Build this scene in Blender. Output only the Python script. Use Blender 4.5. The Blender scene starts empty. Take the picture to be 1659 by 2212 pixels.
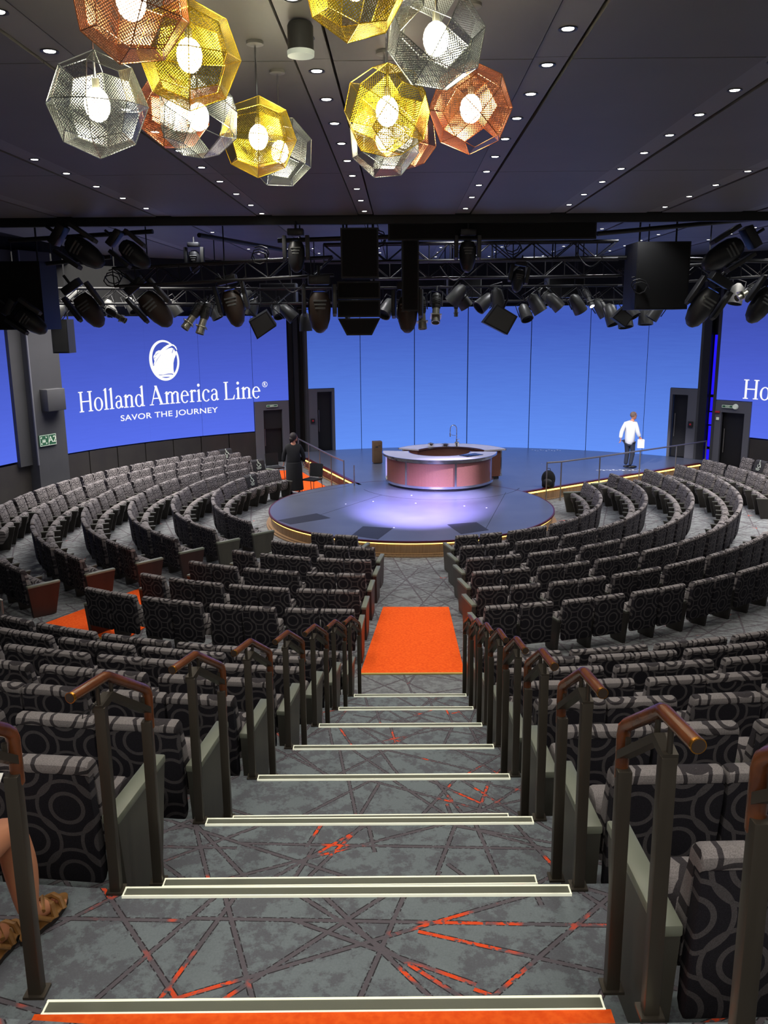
import bpy, bmesh, math, random
from mathutils import Vector, Matrix, Euler
from mathutils.geometry import tessellate_polygon
random.seed(7)
PI = math.pi
R = math.radians
scene = bpy.context.scene
COL = scene.collection

# ------------------------------------------------------------------ camera
F_PX, PITCH, ROLL, CZ = 1850.0, R(12.6), R(0.5), 5.25
cam_d = bpy.data.cameras.new('camera')
cam_d.sensor_fit = 'VERTICAL'
cam_d.sensor_height = 36.0
cam_d.lens = F_PX / 2212.0 * 36.0
cam_d.clip_start = 0.05
cam_d.clip_end = 200
cam = bpy.data.objects.new('camera', cam_d)
COL.objects.link(cam)
cam.matrix_world = Matrix.Translation((0, 0, CZ)) @ Matrix.Rotation(PI / 2 - PITCH, 4, 'X') @ Matrix.Rotation(-ROLL, 4, 'Z')
scene.camera = cam

# ------------------------------------------------------------------ world, exposure
w = bpy.data.worlds.new('world')
scene.world = w
w.use_nodes = True
w.node_tree.nodes['Background'].inputs[0].default_value = (1.0, 0.97, 0.92, 1)
w.node_tree.nodes['Background'].inputs[1].default_value = 0.15
vs = scene.view_settings
vs.view_transform = 'Standard'
vs.look = 'None'
vs.exposure = 0.0
vs.gamma = 1.0
vs.use_curve_mapping = False
scene.cycles.max_bounces = 6
scene.cycles.diffuse_bounces = 3
scene.cycles.glossy_bounces = 3
scene.cycles.transparent_max_bounces = 24
scene.cycles.sample_clamp_indirect = 4.0
scene.cycles.caustics_reflective = False
scene.cycles.caustics_refractive = False

DOWNLIGHT_W = 58.0        # each ceiling downlight of the house
FAR_DOWNLIGHT_W = 115.0
PENDANT_W = 78.0


def area_light(name, loc, rot, size, power, color, spread=180):
    d = bpy.data.lights.new(name, 'AREA')
    d.shape = 'RECTANGLE'
    d.size, d.size_y = size
    d.energy = power
    d.color = color
    d.spread = R(spread)
    o = bpy.data.objects.new(name, d)
    COL.objects.link(o)
    o.location = loc
    o.rotation_euler = rot
    return o


# unseen fill lamps added under the ceiling to brighten stairs and side seats
area_light('added_fill_light', (-1.5, -2.0, 7.0), (R(8), 0, 0), (9, 3), 210, (1.0, 0.96, 0.86))
area_light('added_fill_light', (-7.2, 24.0, 6.95), (0, 0, 0), (4, 7), 850, (1.0, 0.96, 0.9), 125)
area_light('added_fill_light', (10.3, 19.5, 6.95), (0, 0, 0), (3.4, 9), 700, (1.0, 0.96, 0.9), 125)


# ------------------------------------------------------------------ geometry of the place
CX0, CY0 = 0.75, 21.5          # centre of the round stage
WX, WY, WR = 1.9, 19.2, 13.1   # centre and radius of the video wall
STAGE_Z = 0.55
CEIL = 7.15


def pixel_ray(x, y):
    u = (x - 829.5) / F_PX
    v = -(y - 1106.0) / F_PX
    c, s = math.cos(ROLL), math.sin(ROLL)
    u, v = u * c + v * s, -u * s + v * c
    return Vector((u, math.cos(PITCH) + v * math.sin(PITCH), -math.sin(PITCH) + v * math.cos(PITCH)))


def at_y(x, y, Y):
    d = pixel_ray(x, y)
    k = Y / d.y
    return Vector((d.x * k, Y, CZ + d.z * k))


def at_z(x, y, z):
    d = pixel_ray(x, y)
    k = (z - CZ) / d.z
    return Vector((d.x * k, d.y * k, z))


def project(p):
    Z = p[2] - CZ
    zc = p[1] * math.cos(PITCH) - Z * math.sin(PITCH)
    if zc < 0.2:
        return (-9999, -9999, zc)
    v = (p[1] * math.sin(PITCH) + Z * math.cos(PITCH)) / zc
    u = p[0] / zc
    c, s = math.cos(ROLL), math.sin(ROLL)
    u, v = u * c - v * s, u * s + v * c
    return (829.5 + u * F_PX, 1106.0 - v * F_PX, zc)


def floor_z(X, Y):
    r = math.hypot(X - CX0, Y - CY0)
    wt = ((CY0 - Y) / max(r, .1) + 1) / 2
    return min(0.65, 0.2 + max(0, r - 4.5) * 0.062 * wt)


def ring_pt(r, phi_deg):
    a = R(phi_deg)
    return (CX0 + r * math.sin(a), CY0 - r * math.cos(a))


FC = [4.994, 1.043, -0.03, -0.187, 0.09, -0.013, -0.029, 0.122, 0.042, -0.135]


def row_r(k, phi_deg):
    p = R(phi_deg)
    c1, s1, c2, s2 = math.cos(p), math.sin(p), math.cos(2 * p), math.sin(2 * p)
    return sum(a * b for a, b in zip(FC, [1, k, c1, s1, c2, s2, k * c1, k * s1, k * c2, k * s2]))


def wall_pt(az, r=WR):
    a = R(az)
    return (WX + r * math.sin(a), WY + r * math.cos(a))


# ------------------------------------------------------------------ mesh helpers
class MB:
    def __init__(s):
        s.v, s.f = [], []

    def add(s, vs, fs, M=None):
        n = len(s.v)
        s.v += [tuple(M @ Vector(p)) if M else tuple(p) for p in vs]
        s.f += [tuple(i + n for i in f) for f in fs]
        return s

    def box(s, c, d, M=None):
        x, y, z = d[0] / 2, d[1] / 2, d[2] / 2
        vs = [(c[0] + a * x, c[1] + b * y, c[2] + e * z) for e in (-1, 1) for b in (-1, 1) for a in (-1, 1)]
        return s.add(vs, [(0, 2, 3, 1), (4, 5, 7, 6), (0, 1, 5, 4), (2, 6, 7, 3), (0, 4, 6, 2), (1, 3, 7, 5)], M)

    def rbox(s, c, d, b=0.01, M=None):
        """box with chamfered edges"""
        bm = bmesh.new()
        bmesh.ops.create_cube(bm, size=1)
        for v in bm.verts:
            v.co = Vector((c[0] + v.co.x * d[0], c[1] + v.co.y * d[1], c[2] + v.co.z * d[2]))
        bmesh.ops.bevel(bm, geom=bm.edges[:], offset=b, segments=2, profile=0.5, affect='EDGES')
        vs = [v.co.copy() for v in bm.verts]
        fs = [tuple(v.index for v in f.verts) for f in bm.faces]
        bm.free()
        return s.add(vs, fs, M)

    def cyl(s, p0, p1, r0, r1=None, n=12, caps=True, M=None):
        r1 = r0 if r1 is None else r1
        p0, p1 = Vector(p0), Vector(p1)
        d = (p1 - p0).normalized()
        u = d.orthogonal().normalized()
        w_ = d.cross(u)
        vs = []
        for p, r in ((p0, r0), (p1, r1)):
            for i in range(n):
                a = 2 * PI * i / n
                vs.append(p + u * (r * math.cos(a)) + w_ * (r * math.sin(a)))
        fs = [(i, (i + 1) % n, n + (i + 1) % n, n + i) for i in range(n)]
        if caps:
            fs += [tuple(range(n - 1, -1, -1)), tuple(range(n, 2 * n))]
        return s.add(vs, fs, M)

    def tube(s, pts, r, n=8, M=None):
        pts = [Vector(p) for p in pts]
        vs, fs = [], []
        up = None
        for i, p in enumerate(pts):
            d = (pts[min(i + 1, len(pts) - 1)] - pts[max(i - 1, 0)]).normalized()
            if up is None:
                up = d.orthogonal().normalized()
            up = (up - d * up.dot(d)).normalized()
            w_ = d.cross(up)
            rr = r[i] if isinstance(r, (list, tuple)) else r
            for j in range(n):
                a = 2 * PI * j / n
                vs.append(p + up * (rr * math.cos(a)) + w_ * (rr * math.sin(a)))
        for i in range(len(pts) - 1):
            for j in range(n):
                fs.append((i * n + j, i * n + (j + 1) % n, (i + 1) * n + (j + 1) % n, (i + 1) * n + j))
        fs += [tuple(range(n - 1, -1, -1)), tuple(range((len(pts) - 1) * n, len(pts) * n))]
        return s.add(vs, fs, M)

    def lathe(s, prof, n=20, M=None):
        """prof: (radius, z) list along local z"""
        vs, fs = [], []
        for r, z in prof:
            for i in range(n):
                a = 2 * PI * i / n
                vs.append((r * math.cos(a), r * math.sin(a), z))
        for k in range(len(prof) - 1):
            for i in range(n):
                fs.append((k * n + i, k * n + (i + 1) % n, (k + 1) * n + (i + 1) % n, (k + 1) * n + i))
        fs.append(tuple(range(n - 1, -1, -1)))
        fs.append(tuple(range((len(prof) - 1) * n, len(prof) * n)))
        return s.add(vs, fs, M)

    def prism(s, poly, z0, z1, M=None):
        """poly in xy extruded z0..z1"""
        n = len(poly)
        vs = [(p[0], p[1], z0) for p in poly] + [(p[0], p[1], z1) for p in poly]
        tri = tessellate_polygon([[Vector((p[0], p[1], 0)) for p in poly]])
        fs = [(i, (i + 1) % n, n + (i + 1) % n, n + i) for i in range(n)]
        fs += [tuple(n + j for j in t) for t in tri] + [tuple(reversed(t)) for t in tri]
        return s.add(vs, fs, M)

    def profile(s, poly, x0, x1, soft=0.0, M=None):
        """poly in (y,z) extruded along x, ends softened by an inset"""
        n = len(poly)
        cy = sum(p[0] for p in poly) / n
        cz = sum(p[1] for p in poly) / n

        def lp(x, k):
            out = []
            for y, z in poly:
                dy, dz = y - cy, z - cz
                L = math.hypot(dy, dz)
                q = max(0, L - k) / L
                out.append((x, cy + dy * q, cz + dz * q))
            return out
        if soft > 0:
            loops = [lp(x0, soft), lp(x0 + soft * .3, soft * .3), lp(x0 + soft, 0), lp(x1 - soft, 0), lp(x1 - soft * .3, soft * .3), lp(x1, soft)]
        else:
            loops = [lp(x0, 0), lp(x1, 0)]
        vs = [p for l in loops for p in l]
        fs = []
        for k in range(len(loops) - 1):
            for i in range(n):
                fs.append((k * n + i, (k + 1) * n + i, (k + 1) * n + (i + 1) % n, k * n + (i + 1) % n))
        tri = tessellate_polygon([[Vector((p[0], p[1], 0)) for p in poly]])
        last = (len(loops) - 1) * n
        fs += [tuple(t) for t in tri] + [tuple(last + j for j in reversed(t)) for t in tri]
        return s.add(vs, fs, M)

    def arc(s, c, r0, r1, a0, a1, z0, z1, n=24, M=None):
        """annular sector solid, angles in degrees measured like ring_pt (0 = towards -y)"""
        vs = []
        for i in range(n + 1):
            a = R(a0 + (a1 - a0) * i / n)
            for r in (r0, r1):
                for z in (z0, z1):
                    vs.append((c[0] + r * math.sin(a), c[1] - r * math.cos(a), z))
        fs = []
        for i in range(n):
            b = i * 4
            q = b + 4
            fs += [(b, q, q + 1, b + 1), (b + 2, b + 3, q + 3, q + 2), (b + 1, q + 1, q + 3, b + 3), (b, b + 2, q + 2, q)]
        fs += [(0, 1, 3, 2), (n * 4, n * 4 + 2, n * 4 + 3, n * 4 + 1)]
        return s.add(vs, fs, M)

    def ell(s, c, rad, nu=14, nv=10, M=None):
        vs = [(c[0], c[1], c[2] - rad[2])]
        for j in range(1, nv):
            t = -PI / 2 + PI * j / nv
            for i in range(nu):
                a = 2 * PI * i / nu
                vs.append((c[0] + rad[0] * math.cos(t) * math.cos(a), c[1] + rad[1] * math.cos(t) * math.sin(a), c[2] + rad[2] * math.sin(t)))
        vs.append((c[0], c[1], c[2] + rad[2]))
        fs = [(0, 1 + (i + 1) % nu, 1 + i) for i in range(nu)]
        for j in range(nv - 2):
            for i in range(nu):
                a = 1 + j * nu
                fs.append((a + i, a + (i + 1) % nu, a + nu + (i + 1) % nu, a + nu + i))
        a = 1 + (nv - 2) * nu
        fs += [(a + i, a + (i + 1) % nu, len(vs) - 1) for i in range(nu)]
        return s.add(vs, fs, M)

    def mesh(s, name, mat, smooth=True):
        m = bpy.data.meshes.new(name)
        m.from_pydata([tuple(p) for p in s.v], [], s.f)
        bm = bmesh.new()
        bm.from_mesh(m)
        bmesh.ops.recalc_face_normals(bm, faces=bm.faces[:])
        bm.to_mesh(m)
        bm.free()
        if mat:
            m.materials.append(mat)
        if smooth:
            m.shade_smooth()
            try:
                m.set_sharp_from_angle(angle=R(38))
            except Exception:
                pass
        return m

    def build(s, name, mat, parent=None, smooth=True):
        return link(name, s.mesh(name, mat, smooth), parent)


def link(name, mesh, parent=None):
    o = bpy.data.objects.new(name, mesh)
    COL.objects.link(o)
    if parent:
        o.parent = parent
    return o


def tag(o, label=None, cat=None, group=None, kind=None):
    if label:
        o['label'] = label
    if cat:
        o['category'] = cat
    if group:
        o['group'] = group
    if kind:
        o['kind'] = kind
    return o


def thing(name, loc, label, cat, group=None, rotz=0):
    o = bpy.data.objects.new(name, None)
    o.empty_display_size = 0.1
    COL.objects.link(o)
    o.location = loc
    o.rotation_euler = (0, 0, rotz)
    return tag(o, label, cat, group)


def copy_tree(o, parent=None):
    kids = list(o.children)
    c = o.copy()
    COL.objects.link(c)
    c.parent = parent
    for ch in kids:
        copy_tree(ch, c)
    return c


def struct(o):
    o['kind'] = 'structure'
    return o


# ------------------------------------------------------------------ materials
def mat(name, color, rough=0.5, metal=0.0, spec=0.5, emit=None, es=0.0):
    m = bpy.data.materials.new(name)
    m.use_nodes = True
    b = m.node_tree.nodes['Principled BSDF']
    b.inputs['Base Color'].default_value = (*color, 1)
    b.inputs['Roughness'].default_value = rough
    b.inputs['Metallic'].default_value = metal
    b.inputs['Specular IOR Level'].default_value = spec
    if emit:
        b.inputs['Emission Color'].default_value = (*emit, 1)
        b.inputs['Emission Strength'].default_value = es
    return m


def srgb(r, g, b):
    f = lambda c: (c / 255 / 12.92) if c / 255 <= 0.04045 else ((c / 255 + 0.055) / 1.055) ** 2.4
    return (f(r), f(g), f(b))


class NT:
    """small node-building helper"""
    def __init__(s, m):
        s.t = m.node_tree
        s.b = s.t.nodes.get('Principled BSDF')

    def n(s, typ, **kw):
        x = s.t.nodes.new(typ)
        for k, v in kw.items():
            setattr(x, k, v)
        return x

    def l(s, a, b):
        s.t.links.new(a, b)

    def m(s, op, a, b=None, c=None):
        x = s.n('ShaderNodeMath', operation=op)
        for i, q in enumerate((a, b, c)):
            if q is None:
                continue
            if isinstance(q, (int, float)):
                x.inputs[i].default_value = q
            else:
                s.l(q, x.inputs[i])
        return x.outputs[0]

    def mix(s, fac, a, b):
        x = s.n('ShaderNodeMix', data_type='RGBA')
        if isinstance(fac, (int, float)):
            x.inputs[0].default_value = fac
        else:
            s.l(fac, x.inputs[0])
        for i, q in ((6, a), (7, b)):
            if isinstance(q, tuple):
                x.inputs[i].default_value = (*q, 1)
            else:
                s.l(q, x.inputs[i])
        return x.outputs[2]

    def noise(s, vec, scale, detail=2.0, rough=0.5):
        x = s.n('ShaderNodeTexNoise')
        x.inputs['Scale'].default_value = scale
        x.inputs['Detail'].default_value = detail
        x.inputs['Roughness'].default_value = rough
        if vec:
            s.l(vec, x.inputs['Vector'])
        return x.outputs[0]

    def smooth(s, val, lo, hi):
        x = s.n('ShaderNodeMapRange', interpolation_type='SMOOTHSTEP')
        s.l(val, x.inputs[0])
        x.inputs[1].default_value = lo
        x.inputs[2].default_value = hi
        return x.outputs[0]


def fabric(name, ground, ring, axis='xz', rough=0.9, uv=False):
    """upholstery woven with pairs of concentric rings on a staggered lattice"""
    m = mat(name, ground, rough, spec=0.2)
    t = NT(m)
    tc = t.n('ShaderNodeTexCoord')
    sep = t.n('ShaderNodeSeparateXYZ')
    t.l(tc.outputs['UV' if uv else 'Object'], sep.inputs[0])
    oi = t.n('ShaderNodeObjectInfo')
    q = t.m('MULTIPLY', t.m('FLOOR', t.m('MULTIPLY', oi.outputs['Random'], 3.0)), 0.127)
    a = t.m('ADD', sep.outputs[0], q)
    b = t.m('ADD', sep.outputs[2 if axis == 'xz' and not uv else 1], t.m('MULTIPLY', q, 0.4))
    P, Q = 0.37, 0.35
    res = None
    dm = None
    for ox, oy in ((0, 0), (0.5, 0.5)):
        fa = t.m('MULTIPLY', t.m('SUBTRACT', t.m('FRACT', t.m('ADD', t.m('DIVIDE', a, P), ox)), 0.5), P)
        fb = t.m('MULTIPLY', t.m('SUBTRACT', t.m('FRACT', t.m('ADD', t.m('DIVIDE', b, Q), oy)), 0.5), Q)
        d = t.m('SQRT', t.m('ADD', t.m('MULTIPLY', fa, fa), t.m('MULTIPLY', fb, fb)))
        dm = d if dm is None else t.m('MINIMUM', dm, d)
        for rr, tw in ((0.135, 0.0085), (0.074, 0.0095)):
            k = t.m('LESS_THAN', t.m('ABSOLUTE', t.m('SUBTRACT', d, rr)), tw)
            res = k if res is None else t.m('MAXIMUM', res, k)
    tiny = t.noise(tc.outputs['Object'], 260.0, 1.0)
    g2 = t.mix(t.smooth(tiny, 0.35, 0.65), tuple(c * 0.82 for c in ground), tuple(c * 1.18 for c in ground))
    r2 = t.mix(t.smooth(tiny, 0.35, 0.65), tuple(c * 0.85 for c in ring), tuple(c * 1.15 for c in ring))
    t.l(t.mix(res, g2, r2), t.b.inputs['Base Color'])
    return m


def carpet(name, base_a, base_b, line, orange, lo=0.565):
    m = mat(name, base_a, 0.95, spec=0.1)
    t = NT(m)
    tc = t.n('ShaderNodeTexCoord')
    P = tc.outputs['Object']
    sep = t.n('ShaderNodeSeparateXYZ')
    t.l(P, sep.inputs[0])
    X, Y = sep.outputs[0], sep.outputs[1]
    mot = t.noise(P, 8.0, 6.0, 0.75)
    weave = t.noise(P, 130.0, 1.0)
    base = t.mix(t.smooth(mot, 0.45, 0.56), base_a, base_b)
    base = t.mix(t.smooth(weave, 0.3, 0.7), base, line) if False else base
    core, edge = None, None
    fams = [(8, .80, .1), (37, .62, .7), (63, .74, .3), (88, 1.15, .85), (112, .9, .55), (72, .95, .33), (48, 1.05, .6), (125, 1.2, .15), (134, .68, .2), (163, .83, .42), (20, 1.3, .9), (150, 1.5, .05)]
    for ang, sp, off in fams:
        c, s_ = math.cos(R(ang)), math.sin(R(ang))
        u = t.m('ADD', t.m('ADD', t.m('MULTIPLY', X, c / sp), t.m('MULTIPLY', Y, s_ / sp)), off + 20)
        v = t.m('ADD', t.m('MULTIPLY', X, -s_), t.m('MULTIPLY', Y, c))
        cell = t.m('FLOOR', u)
        wn = t.n('ShaderNodeTexWhiteNoise', noise_dimensions='1D')
        t.l(t.m('ADD', cell, ang * 1.37), wn.inputs['W'])
        tilt = t.m('MULTIPLY', t.m('SUBTRACT', wn.outputs[0], 0.5), 0.10 / sp)
        fr = t.m('ADD', t.m('FRACT', u), t.m('MULTIPLY', t.m('SUBTRACT', t.m('FRACT', t.m('MULTIPLY', t.m('ADD', v, 40.0), 0.22)), 0.5), tilt))
        jit = t.m('ADD', t.m('MULTIPLY', wn.outputs[0], 0.6), 0.2)
        d = t.m('MULTIPLY', t.m('ABSOLUTE', t.m('SUBTRACT', fr, jit)), sp)
        k1 = t.m('LESS_THAN', d, 0.0085)
        k2 = t.m('LESS_THAN', d, 0.0135)
        # each line comes and goes along its length
        wn2 = t.n('ShaderNodeTexWhiteNoise', noise_dimensions='2D')
        cv = t.n('ShaderNodeCombineXYZ')
        t.l(cell, cv.inputs[0])
        t.l(t.m('FLOOR', t.m('ADD', t.m('MULTIPLY', v, 0.55), t.m('MULTIPLY', wn.outputs[0], 7.0))), cv.inputs[1])
        t.l(cv.outputs[0], wn2.inputs['Vector'])
        gate = t.m('GREATER_THAN', wn2.outputs[0], 0.28)
        k1 = t.m('MULTIPLY', k1, gate)
        k2 = t.m('MULTIPLY', k2, gate)
        core = k1 if core is None else t.m('MAXIMUM', core, k1)
        edge = k2 if edge is None else t.m('MAXIMUM', edge, k2)
    worn = t.smooth(t.noise(P, 60.0, 2.0), 0.36, 0.5)
    dark = tuple(c * 0.30 for c in line)
    col = t.mix(t.m('MULTIPLY', edge, worn), base, dark)
    col = t.mix(core, col, line)
    blot = t.smooth(t.noise(P, 2.3, 3.0, 0.6), lo, lo + 0.075)
    col = t.mix(t.m('MULTIPLY', t.m('MULTIPLY', core, blot), t.smooth(t.noise(P, 38.0, 2.0), 0.38, 0.5)), col, orange)
    var = t.m('ADD', 0.86, t.m('MULTIPLY', weave, 0.28))
    x = t.n('ShaderNodeVectorMath', operation='SCALE')
    t.l(col, x.inputs[0])
    t.l(var, x.inputs['Scale'])
    t.l(x.outputs[0], t.b.inputs['Base Color'])
    return m


def noisy(name, ca, cb, scale, rough=0.6, metal=0.0, stretch=None, detail=3, spec=0.5):
    m = mat(name, ca, rough, metal, spec)
    t = NT(m)
    tc = t.n('ShaderNodeTexCoord')
    v = tc.outputs['Object']
    if stretch:
        mp = t.n('ShaderNodeMapping')
        mp.inputs['Scale'].default_value = stretch
        t.l(v, mp.inputs[0])
        v = mp.outputs[0]
    t.l(t.mix(t.smooth(t.noise(v, scale, detail), 0.3, 0.7), ca, cb), t.b.inputs['Base Color'])
    return m


def emis(name, color, strength):
    m = bpy.data.materials.new(name)
    m.use_nodes = True
    nt = m.node_tree
    nt.nodes.clear()
    e = nt.nodes.new('ShaderNodeEmission')
    e.inputs[0].default_value = (*color, 1)
    e.inputs[1].default_value = strength
    o = nt.nodes.new('ShaderNodeOutputMaterial')
    nt.links.new(e.outputs[0], o.inputs[0])
    return m


def screen_mat(name, top, bot, z0, z1):
    m = emis(name, top, 1.0)
    t = NT(m)
    tc = t.n('ShaderNodeTexCoord')
    sep = t.n('ShaderNodeSeparateXYZ')
    t.l(tc.outputs['Object'], sep.inputs[0])
    f = t.n('ShaderNodeMapRange')
    t.l(sep.outputs[2], f.inputs[0])
    f.inputs[1].default_value = z0
    f.inputs[2].default_value = z1
    mp = t.n('ShaderNodeMapping')
    mp.inputs['Scale'].default_value = (0.4, 0.4, 6)
    t.l(tc.outputs['Object'], mp.inputs[0])
    nz = t.m('MULTIPLY', t.m('SUBTRACT', t.noise(mp.outputs[0], 3.0, 4.0), 0.5), 0.16)
    c = t.mix(t.m('ADD', f.outputs[0], nz), bot, top)
    t.l(c, t.t.nodes['Emission'].inputs[0])
    return m


def perforated(name, color, rough=0.22):
    """thin etched metal sheet with a grid of small open holes (UV in metres)"""
    m = mat(name, color, rough, 1.0)
    t = NT(m)
    uv = t.n('ShaderNodeUVMap')
    sep = t.n('ShaderNodeSeparateXYZ')
    t.l(uv.outputs[0], sep.inputs[0])
    S = 1 / 0.0115
    fa = t.m('SUBTRACT', t.m('FRACT', t.m('MULTIPLY', sep.outputs[0], S)), 0.5)
    fb = t.m('SUBTRACT', t.m('FRACT', t.m('MULTIPLY', sep.outputs[1], S)), 0.5)
    hole = t.m('MULTIPLY', t.m('LESS_THAN', t.m('ABSOLUTE', fa), 0.345), t.m('LESS_THAN', t.m('ABSOLUTE', fb), 0.345))
    hole = t.m('MULTIPLY', hole, t.m('GREATER_THAN', sep.outputs[2], -1))
    tr = t.n('ShaderNodeBsdfTransparent')
    mx = t.n('ShaderNodeMixShader')
    t.l(hole, mx.inputs[0])
    t.l(t.b.outputs[0], mx.inputs[1])
    t.l(tr.outputs[0], mx.inputs[2])
    t.l(mx.outputs[0], t.t.nodes['Material Output'].inputs[0])
    return m


M = {}
M['fab_front'] = fabric('ring_fabric_light', srgb(128, 122, 122), srgb(56, 52, 55))
M['fab_back'] = fabric('ring_fabric_dark', srgb(34, 32, 38), srgb(78, 74, 76))
M['fab_seat'] = fabric('ring_fabric_seat', srgb(128, 122, 122), srgb(56, 52, 55), 'xy')
M['fab_front_far'] = fabric('ring_fabric_light_far', srgb(128, 122, 122), srgb(56, 52, 55), uv=True)
M['fab_back_far'] = fabric('ring_fabric_dark_far', srgb(34, 32, 38), srgb(78, 74, 76), uv=True)
M['arm_pad'] = mat('arm_pad_leather', srgb(118, 122, 108), 0.42)
M['arm_dark'] = mat('arm_pad_dark_leather', srgb(80, 80, 74), 0.5)
M['arm_panel'] = noisy('arm_panel_veneer', srgb(38, 35, 33), srgb(48, 44, 40), 8, 0.55, stretch=(1, 1, 0.2))
M['end_panel'] = noisy('end_panel_burgundy', srgb(50, 31, 27), srgb(58, 35, 31), 6, 0.45, stretch=(1, 1, 0.15))
M['end_dark'] = noisy('end_panel_grey', srgb(66, 64, 58), srgb(74, 72, 64), 6, 0.5, stretch=(1, 1, 0.15))
M['carpet'] = carpet('patterned_carpet', srgb(116, 124, 128), srgb(98, 100, 106), srgb(98, 92, 98), srgb(232, 84, 44))
M['carpet_bowl'] = carpet('patterned_carpet_bowl', srgb(128, 132, 134), srgb(110, 110, 114), srgb(98, 92, 98), srgb(232, 84, 44), 0.66)
M['orange'] = noisy('orange_carpet', srgb(255, 104, 38), srgb(242, 86, 28), 30, 0.95, spec=0.1)
M['binding'] = mat('carpet_binding', srgb(206, 178, 96), 0.7)
M['nosing'] = mat('nosing_insert', srgb(96, 98, 84), 0.6)
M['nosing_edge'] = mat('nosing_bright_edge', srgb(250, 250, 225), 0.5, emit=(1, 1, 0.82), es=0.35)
M['post'] = mat('bronze_post', srgb(74, 68, 60), 0.42, 0.55)
M['rail_wood'] = noisy('varnished_rail_wood', srgb(116, 66, 36), srgb(84, 46, 28), 12, 0.25, stretch=(1, 1, 1))
M['rail_brass'] = mat('rail_end_brass', srgb(190, 130, 50), 0.25, 0.9)
M['ceiling'] = noisy('ceiling_panel_satin', srgb(112, 108, 100), srgb(118, 114, 105), 0.7, 0.5, 0.0, spec=0.35)
M['ceiling_strip'] = mat('ceiling_strip', srgb(132, 128, 120), 0.5, 0.0)
M['ceiling_void'] = mat('ceiling_void', (0.006, 0.006, 0.006), 0.9)
M['wall'] = noisy('wall_charcoal', srgb(62, 62, 66), srgb(57, 57, 61), 1.2, 0.7)
M['dado'] = noisy('dado_dark_panel', srgb(44, 40, 40), srgb(50, 46, 44), 2.0, 0.6)
M['frame'] = mat('door_frame_grey', srgb(96, 96, 104), 0.5)
M['door'] = mat('door_dark', srgb(22, 22, 26), 0.5)
M['black'] = mat('rig_black', (0.012, 0.012, 0.013), 0.5)
M['black_gloss'] = mat('rig_black_gloss', (0.016, 0.016, 0.018), 0.42)
M['rig_grey'] = mat('rig_grey', srgb(70, 70, 68), 0.45, 0.3)
M['rig_silver'] = mat('rig_silver', srgb(170, 168, 150), 0.35, 0.7)
M['rig_brown'] = mat('rig_brown', srgb(56, 44, 36), 0.5)
M['duct'] = mat('duct_grey', srgb(98, 100, 98), 0.5, 0.2)
M['lens'] = mat('lens_glass', (0.05, 0.06, 0.09), 0.05, spec=1.0)
M['lamp_face'] = emis('downlight_face', (1.0, 0.97, 0.86), 14.0)
M['lamp_far'] = emis('downlight_face_far', (1.0, 0.97, 0.9), 6.0)
M['trim'] = mat('downlight_trim', srgb(30, 30, 32), 0.35, 0.4)
M['bulb'] = emis('pendant_bulb', (1.0, 0.92, 0.68), 40.0)
M['stage'] = noisy('stage_floor_paint', srgb(88, 92, 108), srgb(94, 98, 114), 1.5, 0.3, spec=0.9)
M['trap'] = mat('stage_trap_dark', srgb(34, 36, 46), 0.45)
M['seam'] = mat('stage_seam', (0.01, 0.01, 0.014), 0.6)
M['tape'] = mat('white_stage_mark', srgb(220, 225, 235), 0.6)
M['lip'] = mat('stage_lip_mahogany', srgb(84, 22, 22), 0.35)
M['fascia'] = noisy('stage_fascia_veneer', srgb(150, 122, 92), srgb(128, 102, 76), 5, 0.5, stretch=(6, 6, .3))
M['fascia_dark'] = noisy('stage_ramp_fascia', srgb(108, 56, 40), srgb(92, 46, 34), 5, 0.5, stretch=(6, 6, .3))
M['led'] = emis('led_strip_amber', (1.0, 0.66, 0.16), 3.2)
M['bar_panel'] = noisy('bar_panel_copper_mesh', srgb(128, 80, 64), srgb(114, 72, 58), 60, 0.5, 0.1)
M['chrome'] = mat('polished_steel', (0.75, 0.76, 0.8), 0.16, 1.0)
M['bar_top'] = mat('bar_top_solid_surface', srgb(200, 192, 196), 0.25)
M['hob'] = mat('hob_glass', srgb(30, 34, 48), 0.12)
M['cardboard'] = noisy('cardboard', srgb(122, 96, 72), srgb(112, 86, 64), 4, 0.85)
M['rail_steel'] = mat('brushed_steel', srgb(160, 155, 150), 0.35, 0.85)
M['skin'] = mat('skin', srgb(205, 140, 112), 0.55)
M['skin2'] = mat('skin_tan', srgb(206, 140, 104), 0.5)
M['hair_grey'] = mat('hair_grey', srgb(120, 100, 90), 0.8)
M['hair_dark'] = mat('hair_dark', srgb(44, 36, 34), 0.7)
M['white_cloth'] = mat('white_jacket_cloth', srgb(228, 230, 236), 0.85)
M['navy_cloth'] = mat('navy_trouser_cloth', srgb(40, 46, 62), 0.85)
M['black_cloth'] = mat('black_cloth', srgb(20, 20, 24), 0.9)
M['shoe'] = mat('black_shoe', srgb(18, 18, 22), 0.35)
M['sandal'] = noisy('sandal_leather', srgb(150, 108, 58), srgb(128, 88, 44), 20, 0.5)
M['sole'] = mat('sandal_sole', srgb(34, 28, 26), 0.8)
M['paper'] = mat('paper', srgb(240, 240, 236), 0.8)
M['grey_cloth'] = mat('grey_shorts_cloth', srgb(70, 70, 76), 0.9)
M['green_sign'] = mat('green_sign', srgb(38, 84, 58), 0.5, emit=srgb(38, 84, 58), es=0.25)
M['sign_white'] = mat('sign_white', srgb(206, 214, 200), 0.5, emit=srgb(206, 214, 200), es=0.25)
M['red_box'] = mat('red_sign', srgb(190, 40, 48), 0.5)
M['blue_led'] = emis('blue_led', (0.02, 0.01, 1.0), 0.95)
M['white_text'] = emis('screen_white', (1.0, 1.0, 1.0), 1.0)
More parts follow.
